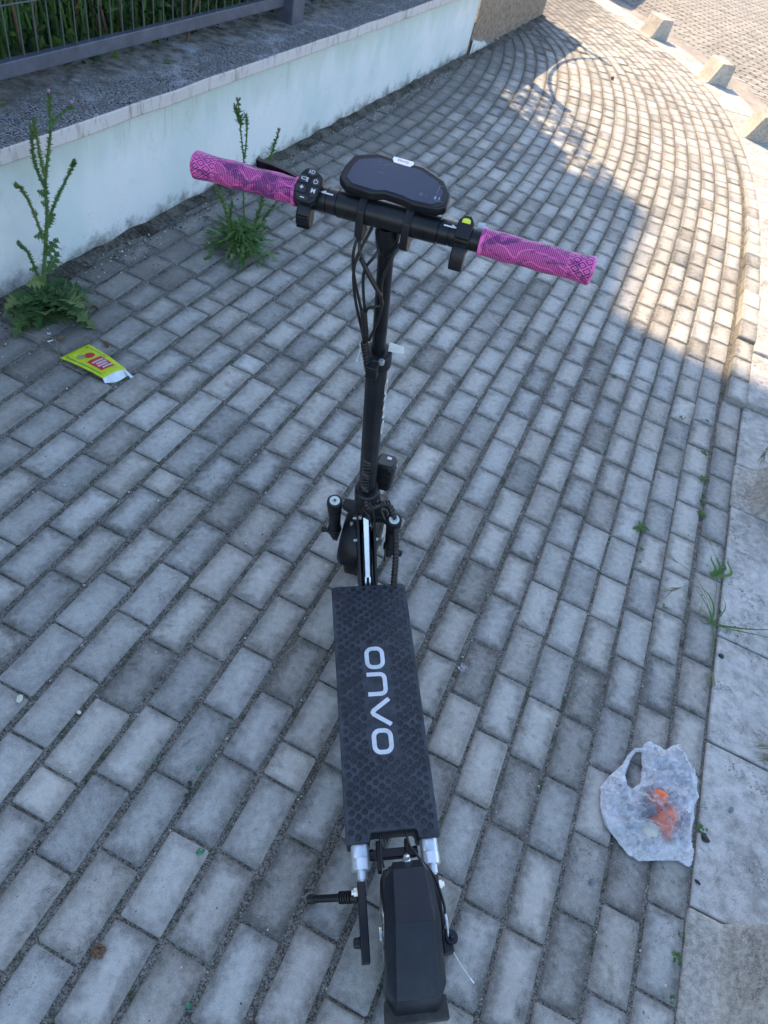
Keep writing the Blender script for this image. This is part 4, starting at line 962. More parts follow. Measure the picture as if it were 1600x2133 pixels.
# stem -----------------------------------------------------------------
oct_ = [(.024 * math.cos(a), .027 * math.sin(a)) for a in [PI / 8 + PI / 4 * i for i in range(8)]]
stem = G().prism(oct_, FR @ Matrix.Translation((0, 0, .44)), .545).build('lower_stem', MT['satin'], sc, None, .005, True)
q = G().lathe(fr(0, 0, .425), ax, [(0, .030), (0, .034), (.035, .034), (.040, .029), (.055, .029), (.055, .02)], 28); q.build('stem_collar', MT['satin'], stem, 40)
G().lathe(fr(0, 0, .98), ax, [(0, .0145), (.28, .0145), (.32, .0145)], 24).build('upper_stem', MT['black'], sc, 40)
q = G().lathe(fr(0, 0, .965), ax, [(0, .025), (.002, .0295), (.040, .0295), (.043, .024), (.043, .014)], 24); q.add([fr(x, y, t) for x, y, t in ((-.012, -.02, .965), (.012, -.02, .965), (.012, -.046, .965), (-.012, -.046, .965), (-.012, -.02, 1.005), (.012, -.02, 1.005), (.012, -.046, 1.0), (-.012, -.046, 1.0))], [(0, 1, 2, 3), (7, 6, 5, 4), (0, 4, 5, 1), (1, 5, 6, 2), (2, 6, 7, 3), (3, 7, 4, 0)])
clampo = q.build('seat_clamp', MT['satin'], sc, None, .002, True)
G().lathe(fr(.016, -.027, 1.002), ax, [(0, .0062), (.008, .0062), (.008, .003), (.004, .003), (.004, .001)], 14).build('clamp_bolt', MT['steel'], clampo, 40)
q = G(); lp = smooth_path([fr(-.028, -.010, 1.0), fr(-.037, -.006, 1.018), fr(-.026, .006, 1.024), fr(-.034, -.008, 1.006), fr(-.040, -.016, .975)], 6); q.tube(lp, .0026, 6); q.build('cable_tie', MT['ring'], clampo, 60)
q = G(); q.hexa([fr(*v) for v in ((.020, .004, 1.008), (.052, .010, 1.006), (.050, .012, 1.022), (.020, .010, 1.026), (.020, .006, 1.009), (.052, .012, 1.007), (.050, .014, 1.023), (.020, .012, 1.027))]); q.build('tape_scrap', MT['clear'], clampo)
# side lettering of the lower stem and the scratchy ring print near its foot
text('stem_lettering', 'ONVO', .030, MT['white'], stem, frame(fr(.0248, -.002, .83), -ax, -ff * -1, rr).to_4x4() @ Matrix.Scale(2.2, 4, (1, 0, 0)), .0003)
q = G()
for k in range(15):
    t0 = .485 + .0105 * k; p = [fr(x, -.0256 + .9 * x * x * 10 * .4, t0 + .006 * math.cos(x * 90 + k)) for x in [-.010 + .020 * i / 8 for i in range(9)]]
    q.tube(p, .00042, 4)
q.build('worn_print', plain('worn_print', (.20, .19, .17), .6), stem)

# handlebar ---------------------------------------------------------------
TB_ = 1.325
Lx = lambda x, t=0, y=0: fr(x, y, TB_ + t)
hb_ = G().lathe(Lx(-.135), rr, [(0, .0135), (0, .0185), (.006, .0185), (.0065, .0205), (.028, .0208), (.0285, .0192), (.030, .0192), (.0305, .0208), (.046, .0208), (.0465, .0192), (.048, .0192), (.0485, .0222), (.092, .0225), (.135, .0225), (.178, .0225), (.2215, .0222), (.222, .0192), (.2235, .0192), (.224, .0208), (.2395, .0208), (.24, .0192), (.2415, .0192), (.242, .0205), (.262, .0205), (.2625, .0185), (.290, .0185), (.290, .0135)], 32).build('handlebar', MT['black'], sc, 35)
for x in (-.066, .066): G().lathe(Lx(x, 0, -.0218), -ff, [(0, .006), (.0015, .006), (.0015, .0032), (-.002, .0032), (-.002, .001)], 16).build('grub_screw', MT['black'], hb_, 40)
for x in (-.105, .105):
    q = G(); M_ = frame(Lx(x, .0212 * math.cos(.45), -.0212 * math.sin(.45)), rr, ax * math.sin(.45) + ff * math.cos(.45), ax * math.cos(.45) - ff * math.sin(.45))
    sg_ = -1 if x < 0 else 1; ribbon(q, [(-.010, 0), (.010, 0)], .0022, M_, .0004); ribbon(q, [(sg_ * .003, .0034), (sg_ * .011, 0)], .0016, M_, .0004); q.build('fold_arrow', MT['white'], hb_)
G().lathe(fr(0, 0, 1.255), ax, [(0, .0145), (.01, .019), (.04, .022), (.055, .020)], 24).build('bar_socket', MT['black'], hb_, 40)
# grips: (outer end x, inner end x)
for x0, x1 in ((-.349, -.160), (.345, .157)):
    d = rr if x1 > x0 else -rr; L = abs(x1 - x0); pr = [(0, .001), (0, .020), (.002, .0225), (.006, .0228)]
    pr += [(.006 + (L - .014) * i / 14, .0213 + .0009 * math.cos(i * 1.1)) for i in range(1, 15)] + [(L - .006, .0232), (L - .001, .0232), (L, .020), (L, .018)]
    G().lathe(Lx(x0), d, pr, 40, ref=tuple(ax)).build('grip', MT['grip'], sc, 60)
# display --------------------------------------------------------------------
tl = math.radians(9); dz = (ax * math.cos(tl) - ff * math.sin(tl)); dy = (ff * math.cos(tl) + ax * math.sin(tl)); DM = frame(fr(.001, 0, 1.352), rr, dy, dz)
outl = [(-.091, .008), (-.090, .040), (-.083, .072), (-.048, .092), (-.024, .090), (.010, .089), (.034, .087), (.073, .066), (.091, .036), (.0915, .006), (.078, -.007), (.040, -.0095), (.022, -.004), (-.012, -.001), (-.030, -.0095), (-.076, -.007)]
outl = list(reversed([(x, y * .84) for x, y in outl])); 
dsp = G().prism(outl, DM, .018).build('display', MT['satin'], sc, None, .0035, True)
cxm, cym = 0, .035
scr = [(cxm + (x - cxm) * .87, cym + (y - cym) * .80 - .003) for x, y in outl]
screen = G().prism(scr, DM @ Matrix.Translation((0, 0, .0175)), .0016).build('screen', MT['glass'], dsp, None, .0006, True)
q = G(); q.prism([(-.020, .0690), (-.016, .0635), (.012, .0625), (.016, .0680), (.015, .0745), (-.020, .0755)], DM @ Matrix.Translation((0, 0, .0180)), .0022); bd = q.build('display_badge', MT['silver'], dsp, None, .0006, True)
text('badge_lettering', 'ONVO', .0065, MT['faint'], bd, DM @ Matrix.Translation((-.002, .0695, .0203)) @ Matrix.Rotation(-.05, 4, 'Z'), .0002)
SM = DM @ Matrix.Diagonal((1, .84, 1, 1)) @ Matrix.Translation((0, 0, .0192))
text('speed_digit', '0', .010, MT['faint'], screen, SM @ Matrix.Translation((.046, .016, 0)), .0001)
text('mode_text', 'S 1', .0085, MT['white'], screen, SM @ Matrix.Translation((.073, .0165, 0)), .0001)
q = G(); ribbon(q, [(.0755, .048), (.070, .048), (.070, .024)], .0007, SM, .0002); ribbon(q, [(.068, .011), (.083, .0105)], .0006, SM, .0002)
ribbon(q, [(-.030, .058), (-.027, .064), (-.021, .068), (-.013, .069), (-.006, .067)], .0007, SM, .0002); ribbon(q, [(-.038, .069), (-.033, .0685)], .0006, SM, .0002); ribbon(q, [(-.034, .043), (-.024, .0415)], .0007, SM, .0002); ribbon(q, [(.055, .020), (.0535, .013)], .0006, SM, .0002)
q.build('screen_lines', MT['faint'], screen)
for x in (-.043, .036):      # two clamp arms from the bar up to the display
    q = G(); ol = [(-.034, -.030), (-.020, -.043), (-.008, -.045), (.000, -.030), (.022, -.020), (.036, .004), (.034, .030), (.050, .034), (.050, .026), (.041, .024), (.0, .030), (-.026, .014), (-.030, -.004)]
    q.prism([(y_, z_) for y_, z_ in ol], frame(Lx(x - .0065), ff, ax, rr), .013); q.build('display_bracket', MT['satin'], sc, None, .002, True)
# control pod ---------------------------------------------------------------------
PM = frame(Lx(-.1375, .0235, -.012), rr, (ff * math.cos(.50) + ax * math.sin(.50)), (ax * math.cos(.50) - ff * math.sin(.50)))
po = [(-.019, -.022), (-.012, -.027), (.010, -.027), (.018, -.020), (.0215, .004), (.020, .020), (.006, .030), (-.010, .030), (-.017, .020), (-.022, -.004)]
pod = G().prism(po, PM @ Matrix.Translation((0, 0, -.010)), .014).build('control_pod', MT['satin'], sc, None, .002, True)
PT = PM @ Matrix.Translation((0, 0, .0038))
def btn(ol): return G().prism(ol, PT, .0016).build('button', MT['button'], pod, None, .0006, True)
b1 = btn([(-.009, .0285), (.005, .0285), (.013, .022), (.004, .016), (-.007, .019)]); b2 = btn([(-.0155, .017), (-.008, .017), (.000, .012), (-.005, .004), (-.0175, .003)])
b3 = btn([(.007, .015), (.0145, .020), (.019, .017), (.0195, .004), (.008, .002), (.002, .008)]); b4 = btn([(-.0195, .000), (-.006, .001), (.001, -.006), (-.003, -.013), (-.018, -.012)])
b5 = btn([(.006, .000), (.0190, .001), (.0175, -.014), (.011, -.018), (.003, -.008)]); b6 = btn([(-.017, -.015), (-.002, -.0155), (.008, -.019), (.008, -.025), (-.010, -.025)])
BTP = PT @ Matrix.Translation((0, 0, .0017))
text('plus_mark', '+', .0125, MT['white'], b4, BTP @ Matrix.Translation((-.009, -.005, 0)), .0002, .0002); text('m_mark', 'M', .0100, MT['white'], b5, BTP @ Matrix.Translation((.0115, -.0065, 0)), .0002, .0002)
q = G(); ribbon(q, [(-.0065, -.0205), (.0005, -.0208)], .0014, BTP, .0003); q.build('minus_mark', MT['white'], b6)
q = G(); ribbon(q, [(.0115 + .0035 * math.sin(a), .0095 + .0035 * math.cos(a)) for a in [.6 + (2 * PI - 1.2) * i / 12 for i in range(13)]], .0009, BTP, .0003); ribbon(q, [(.0115, .0098), (.0115, .0142)], .0009, BTP, .0003); q.build('power_mark', MT['white'], b3)
q = G(); ribbon(q, [(.0005, .0208), (.0005, .0262), (.003, .0262), (.0052, .0248), (.0052, .0222), (.003, .0208), (.0005, .0208)], .0009, BTP, .0003)
for z_ in (.0215, .0235, .0255): ribbon(q, [(-.0045, z_), (-.0012, z_)], .0008, BTP, .0003)
q.build('headlight_mark', MT['white'], b1)
q = G(); ribbon(q, [(-.013, .0105), (-.0115, .0085), (-.006, .0085), (-.0025, .012), (-.0025, .006), (-.006, .0085)], .0009, BTP, .0003); ribbon(q, [(-.012, .0125), (-.0065, .0125), (-.003, .0125)], .0008, BTP, .0003); ribbon(q, [(-.0135, .0085), (-.0135, .013)], .0009, BTP, .0003); q.build('horn_mark', MT['white'], b2)
q = G().lathe(Lx(-.157), rr, [(0, .018), (0, .0235), (.022, .0235), (.022, .018)], 24); q.build('pod_clamp', MT['satin'], pod, 40)
q = G().prism([(-.020, .004), (-.036, -.010), (-.041, -.026), (-.036, -.040), (-.024, -.044), (-.012, -.034), (-.008, -.016)], frame(Lx(-.152), ff, ax, rr), .024); lv = q.build('thumb_switch', MT['satin'], pod, None, .003, True)
q = G()
for k in range(5): q.box((0, 0, 0), (.0105, .0013, .0011), frame(Lx(-.140, -.014 - .0052 * k, -.0378 - .0011 * k * (1 if k < 3 else .2)), rr, ax, -ff))
q.build('switch_ribs', MT['satin'], lv)
# left brake lever sticking out in front of the grip
q = G(); P_ = smooth_path([Lx(-.150, -.004, .020), Lx(-.178, .000, .030), Lx(-.215, .004, .034), Lx(-.243, .006, .036), Lx(-.251, .008, .041)], 6)
vs = []
for i, p in enumerate(P_):
    hh = .006 + .004 * math.sin(PI * i / len(P_)); t_ = .004 + (.004 if i > len(P_) - 4 else 0); vs += [p + ax * hh - ff * t_, p + ax * hh + ff * t_, p - ax * hh + ff * t_, p - ax * hh - ff * t_]
m_ = len(P_); q.add(vs, [(i * 4 + a, i * 4 + (a + 1) % 4, i * 4 + 4 + (a + 1) % 4, i * 4 + 4 + a) for i in range(m_ - 1) for a in range(4)] + [(3, 2, 1, 0), tuple((m_ - 1) * 4 + a for a in range(4))]); q.build('brake_lever', MT['black'], sc, None, .0015, True)
# right thumb throttle with its yellow dot
q = G().lathe(Lx(.117), rr, [(0, .018), (0, .0235), (.024, .0235), (.024, .018)], 24); th_ = q.build('throttle', MT['satin'], sc, 40)
q = G().prism([(-.012, -.020), (.012, -.020), (.013, .010), (.006, .021), (-.006, .021), (-.013, .010)], frame(Lx(.129, .018, -.006), rr, (ff * .94 + ax * .34).normalized(), (ax * .94 - ff * .34).normalized()), .008); q.build('throttle_cap', MT['satin'], th_, None, .002, True)
q = G().prism([(-.007, .0), (.007, 0), (.0065, .006), (.003, .0085), (-.003, .0085), (-.0065, .006)], frame(Lx(.129, .018, -.006), rr, (ff * .94 + ax * .34).normalized(), (ax * .94 - ff * .34).normalized()) @ Matrix.Translation((0, .006, .0082)), .0006); q.build('yellow_mark', MT['yellow'], th_)
q = G()
for k in range(5): q.box((0, 0, 0), (.011, .0012, .001), frame(Lx(.129, .004 - .006 * k, -.0245 - .0010 * k), rr, ax, -ff))
q.build('throttle_ribs', MT['satin'], th_)
q = G().prism([(-.018, .004), (-.030, -.004), (-.040, -.026), (-.038, -.040), (-.028, -.044), (-.018, -.038), (-.008, -.020)], frame(Lx(.117), ff, ax, rr), .023); q.build('throttle_lever', MT['satin'], th_, None, .0025, True)
G().lathe(Lx(.142), rr, [(0, .0135), (0, .018), (.015, .018), (.015, .013)], 24).build('bar_end_sleeve', MT['black'], sc, 40)
q = G(); q.hexa([Lx(x, t, y) for x, y, t in ((.146, .012, .012), (.158, .012, .012), (.158, .022, .018), (.146, .022, .018), (.146, .014, .010), (.158, .014, .010), (.158, .024, .016), (.146, .024, .016))]); q.build('tape_end', MT['clear'], sc)

# cables under the bar ----------------------------------------------------------------
def cab(name, P_, r_=.0028, mat='cable', n=7): return G().tube(smooth_path([fr(*p) for p in P_], 8), r_, n).build(name, MT[mat], sc, 60)
J = (-.020, -.028, 1.085)
cab('cable', [(-.045, .0, 1.285), (-.052, -.020, 1.262), (-.050, -.028, 1.22), (-.035, -.030, 1.15), J, (-.022, -.030, 1.05)])
cab('cable', [(-.030, .010, 1.29), (-.048, -.024, 1.235), (-.046, -.030, 1.17), (-.028, -.030, 1.08), (-.022, -.030, 1.05)])
cab('cable', [(.0, .016, 1.285), (-.012, -.024, 1.262), (-.030, -.030, 1.22), (-.024, -.030, 1.13), (-.016, -.030, 1.06)])
cab('cable', [(.030, .014, 1.29), (.018, -.016, 1.265), (.004, -.026, 1.21), (.006, -.028, 1.14), (-.012, -.030, 1.06)])
cab('cable', [(-.046, -.002, 1.288), (-.040, -.026, 1.262), (-.018, -.030, 1.222), (.004, -.028, 1.175), (.008, -.028, 1.158), (-.004, -.030, 1.152), (-.020, -.030, 1.140), (-.024, -.029, 1.11)])
G().tube(smooth_path([fr(-.036, -.030, 1.252), fr(-.020, -.031, 1.222), fr(.004, -.030, 1.182)], 6), .0046, 8).build('connector', MT['cable'], sc, 60)
G().tube(smooth_path([fr(-.026, -.032, 1.135), fr(-.023, -.033, 1.105), fr(-.020, -.032, 1.075)], 6), [.006] + [.0068] * 11 + [.006], 10).build('connector', MT['cable'], sc, 60)
def spiral(P_, r_, pitch, name='spiral_wrap'):
    C_ = smooth_path(P_, 14); q = G(); q.tube(C_, r_ * .86, 10)
    tot = sum((b_ - a).length for a, b_ in zip(C_, C_[1:])); h = []; acc = 0; a0 = Vector((1, 0, 0))
    for i in range(len(C_) - 1):
        sg = (C_[i + 1] - C_[i]); L = sg.length; t = sg.normalized(); a0 = (a0 - t * a0.dot(t)).normalized(); b0 = t.cross(a0); m = 5
        for j in range(m): an = 2 * PI * (acc + L * j / m) / pitch; h.append(C_[i] + sg * (j / m) + (a0 * math.cos(an) + b0 * math.sin(an)) * r_ * .92)
        acc += L
    q.tube(h, r_ * .22, 5); return q.build(name, MT['cable'], sc, 60)
spiral([fr(-.022, -.031, 1.055), fr(-.019, -.031, 1.03), fr(-.013, -.032, 1.0), fr(-.010, -.030, .975)], .0072, .0085)
spiral([fr(.004, -.026, .452), fr(.018, -.034, .425), (.060, .455, .385), (.082, .42, .33), (.080, .36, .26), (.075, .325, .20), (.074, .308, .165)], .0095, .0105)
G().tube(smooth_path([fr(-.004, -.026, .47), fr(.022, -.030, .43), (.070, .49, .36), (.065, .47, .24), (.055, .40, .19)], 8), .0025, 7).build('cable', MT['cable'], sc, 60)
G().tube(smooth_path([fr(.02, .03, .46), fr(.035, .01, .425), fr(.050, -.01, .385), fr(.07, -.02, .35), fr(.06, .0, .31)], 8), .0036, 7).build('cable', MT['cable'], sc, 60)
cab('cable', [(.010, -.026, .462), (.030, -.034, .415), (.040, -.040, .36), (.030, -.040, .30)], .003)
cab('cable', [(-.004, -.024, .40), (.024, -.036, .375), (.034, -.036, .33), (.044, -.02, .26), (.05, .0, .20)], .0026)
for t_, x_ in ((.33, .030), (.30, -.030), (.352, -.006)): G().lathe(fr(x_, -.030, t_), -ff, [(-.004, .0055), (.003, .0055), (.004, .004), (.007, .004), (.007, .001)], 6).build('hex_bolt', MT['steel'], sc)
# headlight on the right of the stem -------------------------------------------------------
HM = frame(fr(.030, .060, .470), rr, ff, ax) @ Matrix.Rotation(-.30, 4, 'X')
hl = G().prism([(-.020, -.028), (.020, -.028), (.026, -.018), (.026, .020), (.019, .030), (-.019, .030), (-.026, .020), (-.026, -.018)], HM @ Matrix.Translation((0, 0, -.040)), .088).build('headlight', MT['satin'], sc, None, .006, True)
for sx in (-1, 1):
    for zz in (-.020, .004, .026):
        q = G(); q.prism([(-.010, -.005), (.008, -.006), (.010, .005), (-.007, .006)], HM @ frame((sx * .0115, -.0286, zz), (1, 0, 0), (0, 0, 1), (0, -1, 0)), .0012); q.build('cooling_slot', MT['black'], hl)
G().lathe(HM @ Vector((0, .034, .004)), (HM.to_3x3() @ Vector((0, 1, 0))), [(0, .026), (.006, .026), (.007, .022), (.004, .001)], 24).build('lens', MT['clear'], hl, 40)
q = G(); q.box((0, 0, 0), (.006, .005, .0008), HM @ Matrix.Translation((.004, .01, .0486))); q.build('headlight_sticker', MT['white'], hl)
q = G(); bar(q, fr(.012, .02, .455), fr(.03, .05, .435), .006, .010); q.build('light_bracket', MT['satin'], sc, None, .001, True)

# rear: swingarm, shocks, mudguard, stand -----------------------------------------------------
for x in (-.076, .083):
    q = G().lathe((x, YR + .012, .158), (0, -1, -.05), [(0, .001), (0, .0205), (.034, .0205), (.036, .0195), (.0365, .0212), (.060, .0212), (.062, .0175), (.062, .001)], 28); shk = q.build('rear_shock', MT['silver'], sc, 40)
    G().lathe((x + .002, YR - .048, .156), (0, -1, -.14), [(0, .0115), (.018, .0115), (.019, .0085), (.050, .0085), (.052, .001)], 18).build('shock_rod', MT['silver'], shk, 40)
    sx = -1 if x < 0 else 1
    G().lathe((x + sx * .010, YR - .088, .150), (sx, 0, 0), [(0, .0095), (.009, .0095), (.010, .006), (.014, .006), (.014, .001)], 6).build('shock_bolt', MT['steel'], shk, 40)
    q = G(); q.prism([(YR - .070, .164), (YR - .100, .170), (-.560, .165), (-.600, .150), (-.600, .125), (-.545, .118), (YR - .08, .128)], frame((x - .009 + sx * .002, 0, 0), (0, 1, 0), (0, 0, 1), (1, 0, 0)), .018); sw = q.build('swing_arm', MT['satin'], sc, None, .002, True)
    G().lathe((x + sx * .008, -.560, .136), (sx, 0, 0), [(0, .013), (.004, .013), (.005, .011), (.016, .010), (.018, .007), (.018, .001)], 18).build('axle_cap', MT['satin'], sw, 40)
q = G(); bar(q, (-.050, YR - .016, .145), (.052, YR - .016, .145), .010, .012); 
for x in (-.034, .032): bar(q, (x, YR + .01, .150), (x, YR - .055, .155), .0045, .012)
q.build('swing_pivot', MT['satin'], sc, None, .002, True)
for x in (-.046, .048): G().lathe((x, YR - .016, .150), (1 if x > 0 else -1, 0, 0), [(0, .012), (.008, .012), (.009, .001)], 14).build('pivot_bolt', MT['satin'], sc, 40)
# rear mudguard: faceted plastic shell over the tyre
prof = [(-.428, .200, .036), (-.438, .262, .042), (-.458, .285, .0455), (-.558, .296, .0505), (-.676, .212, .0555), (-.694, .112, .0555)]
cxr = .018; q = G(); vs = []
for y_, z_, hw in prof:
    tx, tz = (0, 0)
    i = prof.index((y_, z_, hw)); a_ = prof[max(0, i - 1)]; b_ = prof[min(len(prof) - 1, i + 1)]; t = Vector((0, b_[0] - a_[0], b_[1] - a_[1])).normalized(); nn_ = Vector((0, -t.z, t.y)); nn_ = nn_ if nn_.z > 0 or nn_.y < 0 else -nn_
    if nn_.dot(Vector((0, y_ + .56, z_ - .134))) < 0: nn_ = -nn_
    for x_, dn in ((-hw - .007, -.058), (-hw - .0045, -.030), (-hw - .002, -.024), (-hw + .011, -.0015), (-hw + .0125, 0), (hw - .0125, 0), (hw - .011, -.0015), (hw + .002, -.024), (hw + .0045, -.030), (hw + .007, -.058)):
        vs.append(Vector((cxr + x_, y_, z_)) + nn_ * dn)
m_ = 10; q.add(vs, [(i * m_ + j, i * m_ + j + 1, (i + 1) * m_ + j + 1, (i + 1) * m_ + j) for i in range(len(prof) - 1) for j in range(m_ - 1)])
rm = q.build('rear_mudguard', MT['fender'], sc, 24, fix=True); md = rm.modifiers.new('thick', 'SOLIDIFY'); md.thickness = .003; md.offset = -1
bv = rm.modifiers.new('soft', 'BEVEL'); bv.width = .0022; bv.segments = 2; bv.limit_method = 'ANGLE'; bv.angle_limit = math.radians(30)
q = G(); q.hexa([Vector(v) for v in ((cxr - .064, -.668, .096), (cxr + .066, -.668, .096), (cxr + .068, -.708, .090), (cxr - .066, -.708, .090), (cxr - .064, -.664, .124), (cxr + .066, -.664, .124), (cxr + .068, -.707, .120), (cxr - .066, -.707, .120))]); q.build('mudguard_lip', plain('dusty_black_rubber', (.045, .042, .038), .8, 0, .3, .2, 60, .3, 0, .3), rm, None, .003, True)
G().lathe((cxr, -.438, .262), (0, .75, .66), [(0, .0095), (.003, .0095), (.004, .0070), (.011, .0068), (.013, .004), (.013, .001)], 16).build('mudguard_screw', MT['steel'], rm, 40)
for x_, y_, z_ in ((cxr - .0535, -.600, .225), (cxr + .0535, -.585, .235)): G().lathe((x_, y_, z_), (1 if x_ > cxr else -1, 0, .3), [(0, .0045), (.0025, .0045), (.003, .001)], 12).build('rivet', MT['steel'], rm, 40)
# brake caliper and cables at the rear
q = G().box((.092, -.580, .170), (.012, .022, .020)); cal = q.build('brake_caliper', MT['satin'], sc, None, .004, True)
G().lathe((.100, -.575, .188), (.3, 0, 1), [(0, .014), (.006, .014), (.007, .006), (.012, .006), (.012, .001)], 18).build('caliper_arm', MT['satin'], cal, 40)
G().tube(smooth_path([(.030, YR + .04, .175), (.034, YR - .012, .196), (.050, YR - .045, .215), (.078, YR - .085, .215), (.092, YR - .135, .205), (.093, -.535, .200)], 8), .0030, 8).build('brake_cable', MT['cable'], sc, 60)
G().tube([(.093, -.530, .2), (.093, -.540, .199), (.0935, -.553, .197), (.094, -.556, .197), (.094, -.575, .194)], [.0032, .0045, .0045, .0028, .0028], 8).build('cable_adjuster', MT['steel'], sc, 60)
G().tube(smooth_path([(.096, -.572, .192), (.100, -.592, .180), (.116, -.620, .165), (.134, -.645, .152)], 8), .0007, 5).build('bare_cable_end', MT['steel'], sc, 60)
G().tube([(.134, -.645, .152), (.141, -.654, .148)], .0012, 5).build('cable_end_cap', MT['silver'], sc, 60)
G().tube(smooth_path([(-.028, YR + .02, .178), (-.030, YR - .02, .182), (-.026, YR - .05, .172)], 6), .0026, 7).build('cable', MT['cable'], sc, 60)
# side stand: from the left arm out and down to the paving
foot = Matrix.Rotation(0, 3, 'X') @ Vector((-.2015, -.443, .004 + .2015 * math.tan(SLEAN) * 0)); 
cL = math.cos(SLEAN); zf = .2015 * math.sin(SLEAN) / cL * -1
S0 = Vector((-.082, YR - .090, .112)); S1 = Vector((-.199, -.449, .0425))
dS = (S1 - S0).normalized(); LS = (S1 - S0).length
stand = G().lathe(S0, dS, [(0, .013), (.018, .013), (.020, .0085), (LS - .016, .0080)], 18).build('side_stand', MT['satin'], sc, 40)
q = G()
for k in range(5): q.lathe(S0 + dS * (.020 + .0065 * k), dS, [(0, .0095), (.0012, .0135), (.0045, .0135), (.0055, .0095)], 18)
q.build('stand_spring', MT['cable'], stand, 50)
G().lathe(S1 - dS * .018, dS, [(0, .008), (.002, .0105), (.016, .0105), (.018, .008), (.018, .001)], 16).build('stand_foot', MT['cable'], stand, 40)

# ------------------------------------------------------------------ carrier bag with wrappers
BAG = [(0.951,1.091),(0.967,1.101),(0.995,1.096),(1.014,1.085),(1.034,1.106),(1.055,1.119),(1.076,1.098),(1.098,1.053),(1.105,1.030),(1.107,0.972),(1.093,0.946),(1.087,0.902),(1.071,0.840),(1.076,0.810),(1.072,0.779),(1.063,0.769),(1.034,0.778),(0.975,0.761),(0.922,0.745),(0.891,0.752),(0.860,0.781),(0.832,0.807),(0.815,0.838),(0.813,0.912),(0.838,0.950),(0.879,0.999),(0.896,1.033),(0.917,1.061),(0.943,1.071)]
HOLE = [(0.940,1.056),(0.919,1.050),(0.900,1.015),(0.883,0.965),(0.890,0.940),(0.907,0.935),(0.935,0.963),(0.939,1.014)]
BC = Vector((.955, .92, 0))
bag = empty('plastic_bag', BC, label='crumpled translucent white carrier bag lying by the kerb with an orange wrapper inside', category='plastic bag')
def seg_dist(x, y, P_):
    best = 9
    for i in range(len(P_)):
        ax_, ay = P_[i]; bx, by = P_[(i + 1) % len(P_)]; dx, dy = bx - ax_, by - ay; t = max(0, min(1, ((x - ax_) * dx + (y - ay) * dy) / (dx * dx + dy * dy + 1e-12)))
        best = min(best, math.hypot(x - ax_ - t * dx, y - ay - t * dy))
    return best
def ridged(v, f): return 1 - abs(mnoise.noise(v * f)) * 2.2
def film_sheet(hgt, seed, zb, step=.0042, gap=None):
    def dens(P_):
        o = []
        for i in range(len(P_)):
            a, b_ = Vector(P_[i]), Vector(P_[(i + 1) % len(P_)]); m = max(1, int((b_ - a).length / .006))
            for j in range(m): q_ = a.lerp(b_, j / m); o.append((q_.x + U(-.0006, .0006), q_.y + U(-.0006, .0006)))
        return o
    A, Bh = dens(BAG), dens(HOLE); pts = [Vector(p) for p in A + Bh]; na, nb = len(A), len(Bh)
    y = .74
    while y < 1.125:
        x = .81
        while x < 1.11:
            px, py = x + U(-.001, .001), y + U(-.001, .001)
            if inpoly(px, py, BAG) and not inpoly(px, py, HOLE) and seg_dist(px, py, BAG) > .0022 and seg_dist(px, py, HOLE) > .0022: pts.append(Vector((px, py)))
            x += step
        y += step
    vo, eo, fo2, *_ = delaunay_2d_cdt(pts, [], [list(range(na))], 0, 1e-6)
    vs, fs = [], []
    for v in vo:
        d = min(seg_dist(v.x, v.y, BAG), seg_dist(v.x, v.y, HOLE)); e = min(1, d / .035); p3 = Vector((v.x, v.y, seed))
        core = math.exp(-(((v.x - .975) / .055) ** 2 + ((v.y - .87) / .07) ** 2))
        wp = p3 + Vector((mnoise.noise(p3 * 14), mnoise.noise(p3 * 14 + Vector((5, 0, 0))), 0)) * .02
        fold = max(0, ridged(wp, 17)) ** 4 * .026 + max(0, ridged(wp + Vector((2, 1, 0)), 38)) ** 4 * .013 + max(0, ridged(wp + Vector((7, 1, 0)), 80)) ** 3 * .004
        z = zb + (hgt * (e * (2 - e)) * (.35 + .65 * core) + fold * (.35 + .65 * e)) + .0015
        vs.append((v.x - BC.x, v.y - BC.y, max(.0012, z)))
    for f in fo2:
        cx_ = sum(vo[i].x for i in f) / 3; cy_ = sum(vo[i].y for i in f) / 3
        if inpoly(cx_, cy_, BAG) and not inpoly(cx_, cy_, HOLE) and not (gap and inpoly(cx_, cy_, gap)): fs.append(tuple(f))
    return G().add(vs, fs)
film_sheet(.050, 3.0, .004, .0034).build('upper_film', MT['film'], bag, 180)
film_sheet(.003, 8.0, .0).build('lower_film', MT['film'], bag, 180)
def crumple(P_, z0, h, name, m, seed, parent=None, **pr):
    q = G(); cx_ = sum(p[0] for p in P_) / len(P_); cy_ = sum(p[1] for p in P_) / len(P_); rings = 7; n_ = 28; vs = []
    def bnd(a):
        best = 0
        for k_ in range(60):
            r_ = .09 * (k_ + 1) / 60
            if inpoly(cx_ + math.cos(a) * r_, cy_ + math.sin(a) * r_, P_): best = r_
        return best
    rad = [bnd(2 * PI * i / n_) for i in range(n_)]
    for j in range(rings + 1):
        f = j / rings
        for i in range(n_):
            a = 2 * PI * i / n_; x, y = cx_ + math.cos(a) * rad[i] * f, cy_ + math.sin(a) * rad[i] * f
            vs.append((x - (BC.x if parent is None and False else BC.x), y - BC.y, z0 + h * (1 - f ** 3) + .007 * max(0, ridged(Vector((x, y, seed)), 45)) * (1 - f * .5)))
    q.add(vs, [(j * n_ + i, j * n_ + (i + 1) % n_, (j + 1) * n_ + (i + 1) % n_, (j + 1) * n_ + i) for j in range(rings) for i in range(n_)])
    o = q.build(name, m, parent, 50, **pr); o.location = BC; return o
